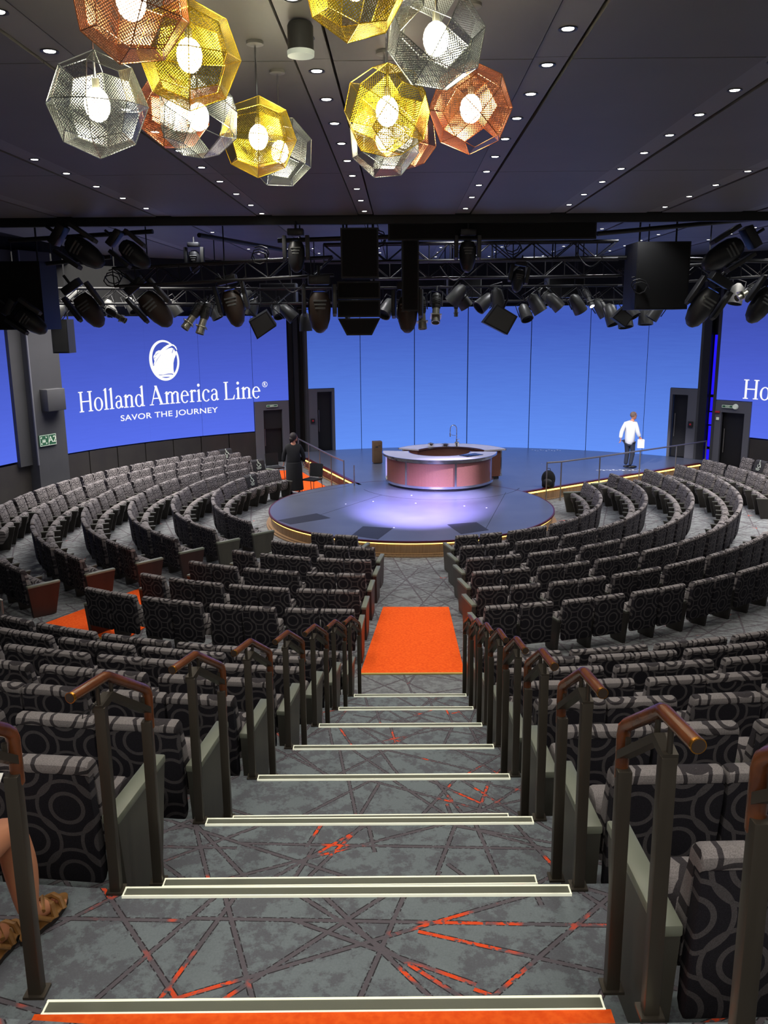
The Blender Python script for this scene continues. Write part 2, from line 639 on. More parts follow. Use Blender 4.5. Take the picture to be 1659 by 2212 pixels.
M['cover'] = mat('reserved_cover', srgb(46, 44, 46), 0.8)
SC_C = screen_mat('screen_blue_centre', srgb(66, 92, 186), srgb(100, 146, 246), 0.55, 5.2)
SC_L = screen_mat('screen_blue_side', srgb(64, 80, 176), srgb(88, 112, 236), 1.4, 5.2)

# ------------------------------------------------------------------ floor of the bowl
def disc_grid(c, r0, r1, a0, a1, nr, na, zf):
    mb = MB()
    vs, fs = [], []
    for i in range(nr + 1):
        r = r0 + (r1 - r0) * i / nr
        for j in range(na + 1):
            a = R(a0 + (a1 - a0) * j / na)
            x, y = c[0] + r * math.sin(a), c[1] - r * math.cos(a)
            vs.append((x, y, zf(x, y)))
    for i in range(nr):
        for j in range(na):
            q = i * (na + 1) + j
            fs.append((q, q + 1, q + na + 2, q + na + 1))
    mb.add(vs, fs)
    return mb


def tier_r(i):
    return 19.36 - 1.0167 * i


def tier_z(i):
    return 3.25 - 0.3218 * i if i < 8 else 0.65


bowl = disc_grid((CX0, CY0), 0.3, 12.45, -180, 180, 24, 120, floor_z)
bowl.arc((CX0, CY0), 0.3, 12.4, -180, 180, -0.35, -0.25, 90)
struct(bowl.build('floor', M['carpet_bowl'], smooth=False))

# raised tiers above the bowl, one carpeted ring for each row
for i in range(8):
    z = tier_z(i)
    outer = tier_r(i - 1) if i > 0 else 24.5
    o = MB().arc((CX0, CY0), tier_r(i) + 0.09, outer + 0.09, -62, 50, z - 0.9, z, 70).build('floor', M['carpet'], smooth=False)
    struct(o)


# aisle edges on the tiers
def aisle_left(D):
    return -1.098 + .1196 * (D - 3.14)


def aisle_right(D):
    return .756 + .0287 * (D - 3.14)


def nosing(p0, p1, z, label):
    """metal stair nosing between two floor points on a step edge"""
    p0, p1 = Vector((p0[0], p0[1], z)), Vector((p1[0], p1[1], z))
    L = (p1 - p0).length
    t = thing('stair_nosing', (p0 + p1) / 2, label, 'stair nosing', 'stair nosings down the aisle', math.atan2(p1.y - p0.y, p1.x - p0.x))
    MB().box((0, -0.027, 0.004), (L, 0.05, 0.012)).build('grip_insert', M['nosing'], t, smooth=False)
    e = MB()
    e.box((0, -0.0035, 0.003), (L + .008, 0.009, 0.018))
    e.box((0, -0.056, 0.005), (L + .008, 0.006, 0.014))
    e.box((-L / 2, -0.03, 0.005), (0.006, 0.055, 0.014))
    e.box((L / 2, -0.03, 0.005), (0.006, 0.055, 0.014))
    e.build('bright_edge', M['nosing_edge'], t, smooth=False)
    return t


ORD = ['first', 'second', 'third', 'fourth', 'fifth', 'sixth', 'seventh', 'eighth', 'ninth', 'tenth', 'eleventh', 'twelfth',
       'thirteenth', 'fourteenth', 'fifteenth', 'sixteenth', 'seventeenth', 'eighteenth', 'nineteenth', 'twentieth',
       'twenty-first', 'twenty-second', 'twenty-third', 'twenty-fourth', 'twenty-fifth', 'twenty-sixth', 'twenty-seventh',
       'twenty-eighth', 'twenty-ninth', 'thirtieth', 'thirty-first', 'thirty-second', 'thirty-third', 'thirty-fourth',
       'thirty-fifth', 'thirty-sixth', 'thirty-seventh', 'thirty-eighth', 'thirty-ninth', 'fortieth']
for i in range(8):
    D = 2.16 + 1.0167 * i
    z = tier_z(i)
    xl, xr = aisle_left(D), aisle_right(D)
    run = 0.27
    if i == 0:
        D = 2.105
        run = 0.272
        xl, xr = -1.19, 0.775
    which = ORD[i] + ' step from the top'
    nosing((xl, D - 0.01), (xr, D - 0.02), z, 'bright-edged full-width nosing on the %s' % which)
    zl = z - 0.161
    fl_ = MB().box(((xl + xr) / 2, D - 0.25, z - 0.3), (xr - xl + 0.5, 0.5, 0.5996))
    struct(fl_.build('floor', M['carpet'], smooth=False))
    hi = MB().box(((xl + xr) / 2, D + run / 2 - 0.05, zl - 0.2), (xr - xl - 0.16, run + 0.1, 0.4))
    struct(hi.build('floor', M['carpet'], smooth=False))
    nosing((xl + .085, D + run), (xr - .085, D + run), zl, 'narrower half-step nosing just below the %s' % which)

# orange carpets
o = MB().box((-0.21, 2.205, 3.095), (1.84, 0.23, 0.008)).build('aisle_carpet', M['orange'])
tag(o, 'orange carpet strip on the tread at the bottom edge of the photo', 'carpet')


def quad_sheet(pts, lift, n=10):
    vs, fs = [], []
    for i in range(n + 1):
        for j in range(n + 1):
            u, v = i / n, j / n
            x = (pts[0][0] * (1 - u) + pts[1][0] * u) * (1 - v) + (pts[3][0] * (1 - u) + pts[2][0] * u) * v
            y = (pts[0][1] * (1 - u) + pts[1][1] * u) * (1 - v) + (pts[3][1] * (1 - u) + pts[2][1] * u) * v
            vs.append((x, y, floor_z(x, y) + lift))
    m = (n + 1) * (n + 1)
    vs += [(x, y, z - lift + 0.001) for x, y, z in vs[:m]]
    for i in range(n):
        for j in range(n):
            q = i * (n + 1) + j
            fs.append((q, q + n + 1, q + n + 2, q + 1))
            fs.append(tuple(m + k for k in (q, q + 1, q + n + 2, q + n + 1)))
    ring = [j for j in range(n + 1)] + [i * (n + 1) + n for i in range(1, n + 1)] + [n * (n + 1) + j for j in range(n - 1, -1, -1)] + [i * (n + 1) for i in range(n - 1, 0, -1)]
    for a in range(len(ring)):
        p, q = ring[a], ring[(a + 1) % len(ring)]
        fs.append((p, q, m + q, m + p))
    return MB().add(vs, fs)


def floor_carpet(pts, label, binding=True):
    o = quad_sheet(pts, 0.014).build('aisle_carpet', M['orange'], smooth=False)
    tag(o, label, 'carpet')
    if binding:
        (x0, y0), (x1, y1) = pts[0], pts[1]
        z0, z1 = floor_z(x0, y0) + .012, floor_z(x1, y1) + .012
        MB().cyl((x0, y0 - .02, z0), (x1, y1 - .02, z1), 0.016, n=8).build('binding_strip', M['binding'], o)
    return o


floor_carpet([(-0.34, 10.83), (1.07, 10.82), (1.11, 14.15), (-0.03, 14.18)], 'long orange carpet in the central aisle leading to the round stage')
lc = [tuple(at_z(x, y, .62)[:2]) for x, y in ((82, 1343), (262, 1378))]
floor_carpet([lc[0], lc[1], (-3.45, 14.75), (-4.55, 15.35)], 'orange carpet in the side aisle beyond the left middle seats')
floor_carpet([(-3.05, 25.7), (-1.35, 25.0), (-2.95, 29.3), (-4.3, 29.0)], 'orange carpet ramp beside the left edge of the stage', False)

# ------------------------------------------------------------------ stage
def seg_disc(c, r, n=96):
    return [(c[0] + r * math.sin(2 * PI * i / n), c[1] - r * math.cos(2 * PI * i / n)) for i in range(n)]


DR = 3.63
DC = (0.70, 21.72)
plat = [(-0.69, 24.73), (-2.71, 29.79), (-3.25, 31.1)] + [wall_pt(a, WR - 0.02) for a in range(-22, 45, 2)] + [(10.75, 28.3), (10.47, 28.07), (3.92, 23.53), (2.0, 23.2)]
st = thing('thrust_stage', (0, 0, 0), 'dark painted round thrust stage joined to the platform before the blue screen', 'stage')
MB().prism(seg_disc(DC, DR), STAGE_Z - 0.035, STAGE_Z).build('round_deck', M['stage'], st, smooth=False)
MB().prism(plat, STAGE_Z - 0.04, STAGE_Z - 0.004).build('rear_deck', M['stage'], st, smooth=False)
lip = MB()
lip.arc(DC, DR, DR + 0.035, -180, 180, STAGE_Z - 0.045, STAGE_Z + 0.001, 96)
lip.build('mahogany_lip', M['lip'], st)
MB().arc(DC, DR - 0.06, DR - 0.02, -180, 180, 0.13, STAGE_Z - 0.04, 96).build('veneer_fascia', M['fascia'], st)
led = MB().arc(DC, DR - 0.018, DR + 0.012, -125, 130, STAGE_Z - 0.072, STAGE_Z - 0.05, 96)
led.build('led_strip', M['led'], st)
ped = MB().arc(DC, DR - 0.02, DR + 0.05, -180, 180, 0.05, 0.27, 96)
ped.arc(DC, DR - 0.02, DR + 0.10, -180, 180, 0.05, 0.235, 96)
ped.build('plinth_moulding', M['fascia'], st)


def wall_between(p0, p1, z0, z1, th, mb=None):
    mb = mb or MB()
    p0, p1 = Vector((*p0, 0)), Vector((*p1, 0))
    d = p1 - p0
    mid = (p0 + p1) / 2
    mb.box((0, 0, (z0 + z1) / 2), (d.length, th, z1 - z0), Matrix.Translation(mid) @ Matrix.Rotation(math.atan2(d.y, d.x), 4, 'Z'))
    return mb


for a, b_, nm in (((-0.69, 24.73), (-2.75, 29.9), 'l'), ((3.92, 23.53), (10.47, 28.07), 'r')):
    wall_between(a, b_, 0.1, STAGE_Z - 0.04, 0.04).build('ramp_fascia', M['fascia_dark'] if nm == 'l' else M['fascia'], st, smooth=False)
    wall_between(a, b_, STAGE_Z - 0.045, STAGE_Z, 0.10).build('mahogany_lip', M['lip'], st, smooth=False)
    d = (Vector(b_) - Vector(a)).normalized()
    nrm = Vector((-d.y, d.x)) if nm == 'l' else Vector((d.y, -d.x))
    off = nrm * 0.045
    wall_between((a[0] + off.x, a[1] + off.y), (b_[0] + off.x, b_[1] + off.y), STAGE_Z - 0.085, STAGE_Z - 0.05, 0.03).build('led_strip', M['led'], st, smooth=False)
    off = nrm * 0.06
    wall_between((a[0] + off.x, a[1] + off.y), (b_[0] + off.x, b_[1] + off.y), 0.16, 0.24, 0.05).build('plinth_moulding', M['fascia'], st, smooth=False)
    for k in range(7):
        q = Vector(a) + (Vector(b_) - Vector(a)) * ((k + .35) / 7) + nrm * 0.10
        MB().box((q.x, q.y, STAGE_Z - 0.10), (0.07, 0.09, 0.05)).build('rail_bracket', M['rail_steel'], st)

# seams, traps and marks on the decks
sm = MB()
for p, q in (((-2.0, 20.1), (-.05, 23.2)), ((3.4, 23.4), (2.35, 19.2)), ((-2.6, 23.0), (-1.0, 24.6))):
    wall_between(p, q, STAGE_Z, STAGE_Z + .0015, 0.012, sm)
sm.arc((1.65, 24.8), 2.35, 2.365, -70, 70, STAGE_Z, STAGE_Z + .0015, 40)
sm.build('deck_seam', M['seam'], st, smooth=False)
for quad in (((600, 1124), (684, 1109), (714, 1119), (627, 1133)), ((784, 1137), (849, 1141), (817, 1165), (759, 1157)), ((966, 1133), (1029, 1128), (1056, 1145), (996, 1154))):
    pts = [at_z(x, y, STAGE_Z)[:2] for x, y in quad]
    o = MB().prism(pts, STAGE_Z, STAGE_Z + .003).build('trap_cover', M['trap'], st, smooth=False)
for k, (x, y) in enumerate(((747, 1089), (806, 1083), (889, 1070), (898, 1087), (1003, 1093), (1051, 1097), (851, 1140), (1170, 1002), (1113, 990))):
    p = at_z(x, y, STAGE_Z)
    o = MB().cyl(p, p + Vector((0, 0, .004)), 0.022, n=10).build('floor_stud', M['tape'], st)
mk = MB()
for k in range(11):
    p = at_z(1150 + k * 6, 972 + (k % 3), STAGE_Z)
    mk.box((p.x, p.y, STAGE_Z + .001), (0.05, 0.10 + .05 * (k % 2), 0.002))
for k in range(14):
    p = at_z(1290 + k * 7, 1016 - (k % 2) * 1, STAGE_Z)
    mk.box((p.x, p.y, STAGE_Z + .001), (0.07, 0.04 + .05 * (k % 3), 0.002))
mk.build('tape_marks', M['tape'], st, smooth=False)

# ------------------------------------------------------------------ curved wall, video screens, doors
def curved(az0, az1, z0, z1, r0, r1, step=1.5):
    n = max(1, int(abs(az1 - az0) / step))
    mb = MB()
    vs = []
    for i in range(n + 1):
        a = az0 + (az1 - az0) * i / n
        for r in (r0, r1):
            x, y = wall_pt(a, r)
            for z in (z0, z1):
                vs.append((x, y, z))
    fs = []
    for i in range(n):
        b = i * 4
        q = b + 4
        fs += [(b, q, q + 1, b + 1), (b + 2, b + 3, q + 3, q + 2), (b + 1, q + 1, q + 3, b + 3), (b, b + 2, q + 2, q)]
    fs += [(0, 1, 3, 2), (n * 4, n * 4 + 2, n * 4 + 3, n * 4 + 1)]
    return mb.add(vs, fs)


struct(curved(-150, 110, -0.2, 7.9, WR + 0.35, WR + 0.6, 3).build('wall_rear', M['wall'], smooth=False))
val = curved(-110, 100, 5.75, 7.6, WR - 0.02, WR + 0.1, 3)
struct(val.build('wall_valance', M['ceiling_void'], smooth=False))


def video_wall(name, segs, mat_, ztop, label):
    """segs: list of panels, each a list of (az0, az1, z0)"""
    t = thing(name, (0, 0, 0), label, 'screen')
    for pan in segs:
        mb = MB()
        for a0, a1, z0 in pan:
            c = curved(a0, a1, z0, ztop, WR - 0.03, WR + 0.02)
            mb.add(c.v, c.f)
        mb.build('screen_panel', mat_, t, smooth=False)
    a0 = segs[0][0][0]
    a1 = segs[-1][-1][1]
    curved(a0, a1, segs[0][0][2] + 0.05, ztop, WR + 0.03, WR + 0.06).build('backing', M['black'], t, smooth=False)
    return t


g = 0.07
c_cuts = [-16.3, -12.0, -3.15, 5.5, 15.6, 24.8, 33.7, 37.5]
cs = [[(-20.7, -16.35, 2.85), (-16.35, -12.0 - g, STAGE_Z)]]
for a, b_ in zip(c_cuts[1:-2], c_cuts[2:-1]):
    cs.append([(a + g, b_ - g, STAGE_Z)])
cs.append([(33.7 + g, 37.5, STAGE_Z), (37.5, 41.6, 2.93)])
video_wall('video_wall', cs, SC_C, 5.72, 'large plain blue curved video wall behind the round bar')
ls = [[(-61.85, -55.5 - g, 1.42)], [(-55.5 + g, -47.0 - g, 1.42)], [(-47 + g, -38.4 - g, 1.42)], [(-38.4 + g, -29.76 - g, 1.42)], [(-29.76 + g, -24.0, 2.47)]]
LW = video_wall('video_wall', ls, SC_L, 5.45, 'blue curved video wall showing the complete white cruise line lettering')
rs_ = [[(44.4, 49.8, 2.6), (49.8, 53.2 - g, 1.45)], [(53.2 + g, 61.8 - g, 1.45)], [(61.8 + g, 70.4, 1.45)]]
RW = video_wall('video_wall', rs_, SC_L, 5.80, 'blue curved video wall at the right edge showing only the start of white lettering')
fs_ = [[(-86, -77.6 - g, 1.45)], [(-77.6 + g, -69.1, 1.45)]]
video_wall('video_wall', fs_, SC_L, 5.35, 'narrow plain blue video wall slice at the left edge beyond the grey pillar')

# dados below the side screens
dd = curved(-100, -61.9, -0.1, 1.38, WR - 0.01, WR + 0.05)
struct(dd.build('wall_dado', M['dado'], smooth=False))
for k in range(7):
    a0 = -61.9 + k * 4.63
    struct(curved(a0 + 0.08, a0 + 4.55, -0.1, 1.38, WR - 0.02, WR + 0.05).build('wall_dado', M['dado'], smooth=False))
struct(curved(49.9, 80, -0.1, 1.40, WR - 0.02, WR + 0.05).build('wall_dado', M['dado'], smooth=False))

# pillar at left between screens
pl = curved(-67.0, -62.0, -0.1, 7.2, WR - 0.35, WR + 0.1)
struct(pl.build('pillar', M['wall'], smooth=False))
struct(curved(-69.0, -67.0, 1.3, 7.2, WR - 0.12, WR + 0.1).build('pillar', M['wall'], smooth=False))
struct(curved(-67.15, -66.95, 1.3, 7.2, WR - 0.37, WR - 0.33).build('trim_pillar', M['frame'], smooth=False))


def frame_at(az, z, r=WR):
    """matrix whose x runs along the wall (to the right seen from inside), y points away from the room, z is up"""
    x, y = wall_pt(az, r)
    return Matrix.Translation((x, y, z)) @ Matrix.Rotation(-R(az), 4, 'Z')


t = tag(MB().rbox((0, -0.12, 0), (0.66, 0.3, 0.62), 0.02, frame_at(-64.3, 3.12, WR - 0.38)).build('wall_speaker', M['wall']), 'grey loudspeaker box fixed to the left pillar above the green sign', 'loudspeaker')


def text_mesh(body, size, mat_, name, M_, parent, extr=0.004):
    cu = bpy.data.curves.new(name, 'FONT')
    cu.body = body
    cu.size = size
    cu.extrude = extr
    cu.align_x = 'CENTER'
    cu.align_y = 'CENTER'
    ob = bpy.data.objects.new(name, cu)
    COL.objects.link(ob)
    dg = bpy.context.evaluated_depsgraph_get()
    me = bpy.data.meshes.new_from_object(ob.evaluated_get(dg))
    bpy.data.objects.remove(ob)
    bpy.data.curves.remove(cu)
    me.transform(M_)
    me.materials.clear()
    me.materials.append(mat_)
    me.name = name
    return link(name, me, parent)


UP = Matrix.Rotation(PI / 2, 4, 'X')


def sign(az, z, r, wd, ht, mat_, text, label, name='exit_sign', pict=True):
    Mx = frame_at(az, z, r)
    t = thing(name, Mx.translation, label, 'sign')
    Ml = Matrix.Rotation(-R(az), 4, 'Z')
    MB().box((0, 0, 0), (wd, 0.03, ht), Ml).build('board', mat_, t, smooth=False)
    b = MB()
    e = 0.012
    for zz in (-1, 1):
        b.box((0, -0.018, zz * (ht / 2 - e)), (wd - e, 0.004, e), Ml)
    for xx in (-1, 1):
        b.box((xx * (wd / 2 - e), -0.018, 0), (e, 0.004, ht - e), Ml)
    if pict:
        b.box((0.02, -0.018, 0), (e * .8, 0.004, ht - e), Ml)
        for sx in (-1, 1):
            for sz in (-1, 1):
                q = Ml @ Matrix.Translation((-wd / 4 + sx * wd * .14, -0.018, sz * ht * .28)) @ Matrix.Rotation(sx * sz * PI / 4, 4, 'Y')
                b.box((0, 0, 0), (0.05, 0.004, 0.022), q)
                b.box((sx * .018, 0, 0), (0.016, 0.004, 0.05), q)
        for k in range(4):
            b.cyl(Ml @ Vector((-wd / 4 - .045 + .03 * k, -0.019, .02)), Ml @ Vector((-wd / 4 - .045 + .03 * k, -0.021, .02)), 0.012, n=8)
            b.box((-wd / 4 - .045 + .03 * k, -0.018, -.025), (0.02, 0.004, 0.06), Ml)
    b.build('border_and_symbol', M['sign_white'], t, smooth=False)
    if text:
        text_mesh(text[0], text[1], M['sign_white'], 'lettering', Ml @ Matrix.Translation((text[2], -0.02, -0.0)) @ UP, t)
    return t


sign(-65.3, 1.98, WR - 0.38, 0.62, 0.32, M['green_sign'], ('A2', 0.26, 0.16), 'green assembly point A2 sign on the left grey pillar', 'assembly_sign')


def door(az0, az1, z0, ztop, lframe, rframe, label, zopen, n, open_=True):
    """dark doorway in a grey frame, occupying az0..az1 of the curved wall"""
    m = curved(az0, az1, zopen, ztop, WR - 0.06, WR + 0.05)
    if lframe > 0:
        q = curved(az0, az0 + lframe, z0, zopen, WR - 0.06, WR + 0.05)
        m.add(q.v, q.f)
    q = curved(az1 - rframe, az1, z0, zopen, WR - 0.06, WR + 0.05)
    m.add(q.v, q.f)
    t = thing('door_%d' % n, (0, 0, 0), None, None)
    t['kind'] = 'structure'
    m.build('door_frame', M['frame'], t, smooth=False)
    d = curved(az0 + lframe, az1 - rframe, z0, zopen, WR + 0.12, WR + 0.16)
    d.build('door_leaf', M['door'], t, smooth=False)
    Mx = frame_at(az0 + lframe + 0.35, (z0 + 1.15), WR + 0.08)
    MB().cyl((0, 0, -0.45), (0, 0, 0.35), 0.018, n=10, M=Mx).build('door_handle', M['rail_steel'], t)
    return t


door(-29.7, -24.05, 0.15, 2.46, 1.4, 1.1, 'door', 2.15, 1)
door(-20.8, -16.4, STAGE_Z, 2.83, 1.5, 0.45, 'door', 2.72, 2)
door(37.55, 41.9, STAGE_Z, 2.91, 0.4, 1.6, 'door', 2.7, 3)
door(44.45, 49.75, 0.15, 2.58, 1.0, 0.9, 'door', 2.2, 4)
# recessed columns between the screens
for a0, a1 in ((-24.05, -20.8), (41.9, 44.45)):
    struct(curved(a0, a1, 0, 7.2, WR + 0.15, WR + 0.3).build('wall_recess', M['ceiling_void'], smooth=False))
struct(curved(-22.9, -22.2, 0.1, 7.2, WR + 0.0, WR + 0.16).build('pilaster', M['door'], smooth=False))
struct(curved(-21.2, -20.75, 0.1, 7.2, WR - 0.08, WR + 0.2).build('pilaster', M['wall'], smooth=False))
struct(curved(41.7, 42.1, STAGE_Z, 7.2, WR - 0.08, WR + 0.2).build('pilaster', M['wall'], smooth=False))
struct(curved(42.1, 43.2, 0.1, 7.2, WR - 0.1, WR + 0.1).build('pilaster', M['door'], smooth=False))
struct(curved(44.1, 44.5, 0.1, 7.2, WR - 0.08, WR + 0.2).build('pilaster', M['wall'], smooth=False))
bl = thing('blue_light_column', (*wall_pt(43.6), 0.6), 'tall glowing blue light slot between the centre and right screens', 'light')
for z0, z1, wd in ((2.75, 4.7, .10), (2.2, 2.65, .10), (1.75, 2.15, .12), (1.0, 1.7, .10), (0.35, 0.9, .12)):
    o = MB().box((0, 0, 0), (wd, 0.05, z1 - z0), frame_at(43.65, (z0 + z1) / 2 - 0.6 + 0.6, WR + 0.1)).build('glowing_slot', M['blue_led'], None, smooth=False)
    o.parent = bl
    o.matrix_parent_inverse = Matrix.Translation(bl.location).inverted()


def wall_box(az, z, r, size, mat_, name, label, cat, dot=None):
    t = thing(name, frame_at(az, z, r).translation, label, cat)
    Ml = Matrix.Rotation(-R(az), 4, 'Z')
    MB().rbox((0, 0, 0), size, 0.006, Ml).build('housing', mat_, t)
    if dot:
        MB().cyl(Ml @ Vector((0, -size[1] / 2 - .008, 0)), Ml @ Vector((0, -size[1] / 2, 0)), 0.035, n=12).build('push_button', dot, t)
    return t


wall_box(-20.15, 1.68, WR - 0.09, (0.15, 0.05, 0.17), M['black'], 'call_point', 'small black call box with red button left of the blue centre screen', 'call point', M['red_box'])
wall_box(41.0, 1.72, WR - 0.09, (0.16, 0.05, 0.2), M['black'], 'call_point', 'small black call box with red button beside the right stage door', 'call point', M['red_box'])
sign(-26.9, 2.30, WR - 0.09, 0.42, 0.09, M['green_sign'], ('EXIT', 0.075, 0.0), 'small green exit sign over the left door', pict=False)
sign(46.4, 2.40, WR - 0.09, 0.40, 0.10, M['green_sign'], ('EXIT', 0.075, 0.0), 'small green exit sign over the door at right', pict=False)
o = MB().cyl((0, 0, 0), (0, -0.08, 0), 0.09, 0.075, n=20, M=frame_at(47.5, 2.41, WR - 0.07)).build('wall_lamp', M['sign_white'])
tag(o, 'round white emergency lamp beside the right exit sign', 'lamp')
wall_box(44.9, 2.2, WR - 0.09, (0.16, 0.04, 0.06), M['red_box'], 'fire_sign', 'small red plate left of the right door', 'sign')
wall_box(45.0, 1.98, WR - 0.09, (0.09, 0.04, 0.09), M['sign_white'], 'wall_switch', 'small pale switch plate under the red plate', 'switch')


# ------------------------------------------------------------------ lettering on the screens
def arc_stroke(cx, cy, rx, ry, a0, a1, thick, thin, n=18):
    out, inn = [], []
    for i in range(n + 1):
        a = R(a0 + (a1 - a0) * i / n)
        tk = thin + (thick - thin) * abs(math.cos(a)) ** 1.3
        out.append((cx + rx * math.cos(a), cy + ry * math.sin(a)))
        inn.append((cx + (rx - tk) * math.cos(a), cy + (ry - min(tk, thin * 1.3)) * math.sin(a)))
    return [[out[i], out[i + 1], inn[i + 1], inn[i]] for i in range(n)]


def bar_(x0, y0, x1, y1):
    return [[(x0, y0), (x1, y0), (x1, y1), (x0, y1)]]


def diag(xa, ya, xb, yb, t):
    return [[(xa - t / 2, ya), (xa + t / 2, ya), (xb + t / 2, yb), (xb - t / 2, yb)]]


ST, TH, SF = .125, .05, .05


def stem(x, y0, y1, sb=1, st_=1, flag=0):
    g_ = bar_(x, y0, x + ST, y1)
    if sb:
        g_ += bar_(x - .08, y0, x + ST + .08, y0 + SF)
    if st_:
        g_ += bar_(x - .08, y1 - SF, x + ST + .08, y1)
    if flag:
        g_ += [[(x - .09, y1 - .10), (x + .02, y1 - .09), (x + ST, y1 + .02), (x + ST * .6, y1 + .02)]]
    return g_


XH = .66


def arch(x, w_):
    """thin-thick arch joining two stems at x and x+w_"""
    return arc_stroke(x + ST + (w_ - ST) / 2 + .02, XH - .2, (w_) / 2, .2, 10, 165, ST, .06)


def glyph(ch):
    if ch == 'H':
        return stem(.1, 0, 1) + stem(.66, 0, 1) + bar_(.2, .48, .7, .54), .92
    if ch == 'A':
        return diag(.10, 0, .42, 1, TH * 1.3) + diag(.74, 0, .40, 1.02, ST * 1.25) + bar_(.2, .32, .66, .38) + bar_(-.02, 0, .24, SF) + bar_(.58, 0, .92, SF), .90
    if ch == 'L':
        return stem(.1, 0, 1) + bar_(.1, 0, .66, SF) + [[(.56, SF), (.66, 0), (.70, .26), (.66, .26)]], .74
    if ch == 'o':
        return arc_stroke(.30, .32, .28, .345, 0, 360, ST, TH, 30), .60
    if ch == 'l':
        return stem(.11, 0, 1.06, 1, 0, 1), .34
    if ch == 'i':
        return stem(.11, 0, XH, 1, 0, 1) + arc_stroke(.17, .90, .085, .085, 0, 360, .085, .085, 14), .34
    if ch == 'n':
        return stem(.10, 0, XH, 1, 0, 1) + stem(.46, 0, XH - .16, 1, 0) + arch(.10, .42), .68
    if ch == 'm':
        return stem(.10, 0, XH, 1, 0, 1) + stem(.44, 0, XH - .16, 1, 0) + stem(.78, 0, XH - .16, 1, 0) + arch(.10, .40) + arch(.44, .40), 1.0
    if ch == 'd':
        return arc_stroke(.29, .31, .25, .335, 40, 320, ST, TH, 24) + stem(.44, .0, 1.06, 0, 0, 1) + bar_(.44, 0, .64, SF), .66
    if ch == 'a':
        return arc_stroke(.25, .19, .19, .20, 70, 330, ST * .9, TH, 20) + [[(.30, .39), (.30, .34), (.38, .30), (.38, .42)]] + bar_(.36, .06, .36 + ST * .9, .48) + arc_stroke(.27, .46, .2, .2, 5, 165, ST * .8, TH, 14) + [[(.44, .0), (.56, .05), (.54, .1), (.36, .12)]], .56
    if ch == 'e':
        return arc_stroke(.29, .32, .26, .345, 10, 318, ST, TH, 28) + bar_(.12, .36, .52, .41) + [[(.46, .36), (.55, .36), (.55, .42), (.46, .42)]], .56
    if ch == 'c':
        return arc_stroke(.29, .32, .26, .345, 42, 318, ST, TH, 26) + arc_stroke(.44, .53, .07, .07, 0, 360, .07, .07, 10), .52
    if ch == 'r':
        return stem(.10, 0, XH, 1, 0, 1) + arc_stroke(.33, XH - .16, .16, .17, 60, 170, .08, .07, 8) + arc_stroke(.38, XH - .06, .065, .065, 0, 360, .065, .065, 10), .44
    return [], .30


def on_screen(polys, az0, z0, sc, skew=0, r=WR - 0.034, sx=1.0):
    """map flat (u, v) polygons onto the curved screen"""
    vs, fs = [], []
    for p in polys:
        n = len(vs)
        for u, v in p:
            a = az0 + math.degrees(u * sc * sx / WR)
            x, y = wall_pt(a, r)
            vs.append((x, y, z0 + v * sc))
        if len(p) == 4:
            fs.append((n, n + 1, n + 2, n + 3))
        else:
            tri = tessellate_polygon([[Vector((u, v, 0)) for u, v in p]])
            fs += [tuple(n + i for i in t_) for t_ in tri]
    return MB().add(vs, fs)


def write_line(text, az0, az1, z0, cap):
    polys, x = [], 0
    for ch in text:
        gl, adv = glyph(ch)
        polys += [[(x + u, v) for u, v in p] for p in gl]
        x += adv
    total = x
    sx = R(az1 - az0) * WR / (total * cap) if az1 else write_line.sx
    write_line.sx = sx
    return on_screen(polys, az0, z0, cap, sx=sx), total


def sans_on_screen(body, az0, az1, z0, cap, parent, name='tagline', r=WR - 0.034):
    cu = bpy.data.curves.new('t', 'FONT')
    cu.body = body
    cu.size = 1
    cu.space_character = 1.05
    cu.offset = 0.012
    ob = bpy.data.objects.new('t', cu)
    COL.objects.link(ob)
    dg = bpy.context.evaluated_depsgraph_get()
    me = bpy.data.meshes.new_from_object(ob.evaluated_get(dg))
    bpy.data.objects.remove(ob)
    bpy.data.curves.remove(cu)
    xs = [v.co.x for v in me.vertices]
    ys = [v.co.y for v in me.vertices]
    x0, x1, y0, y1 = min(xs), max(xs), min(ys), max(ys)
    for v in me.vertices:
        a = az0 + (az1 - az0) * (v.co.x - x0) / (x1 - x0)
        zz = z0 + cap * (v.co.y - y0) / (y1 - y0)
        x, y = wall_pt(a, r)
        v.co = (x, y, zz)
    me.materials.clear()
    me.materials.append(M['white_text'])
    me.name = name
    return link(name, me, parent)


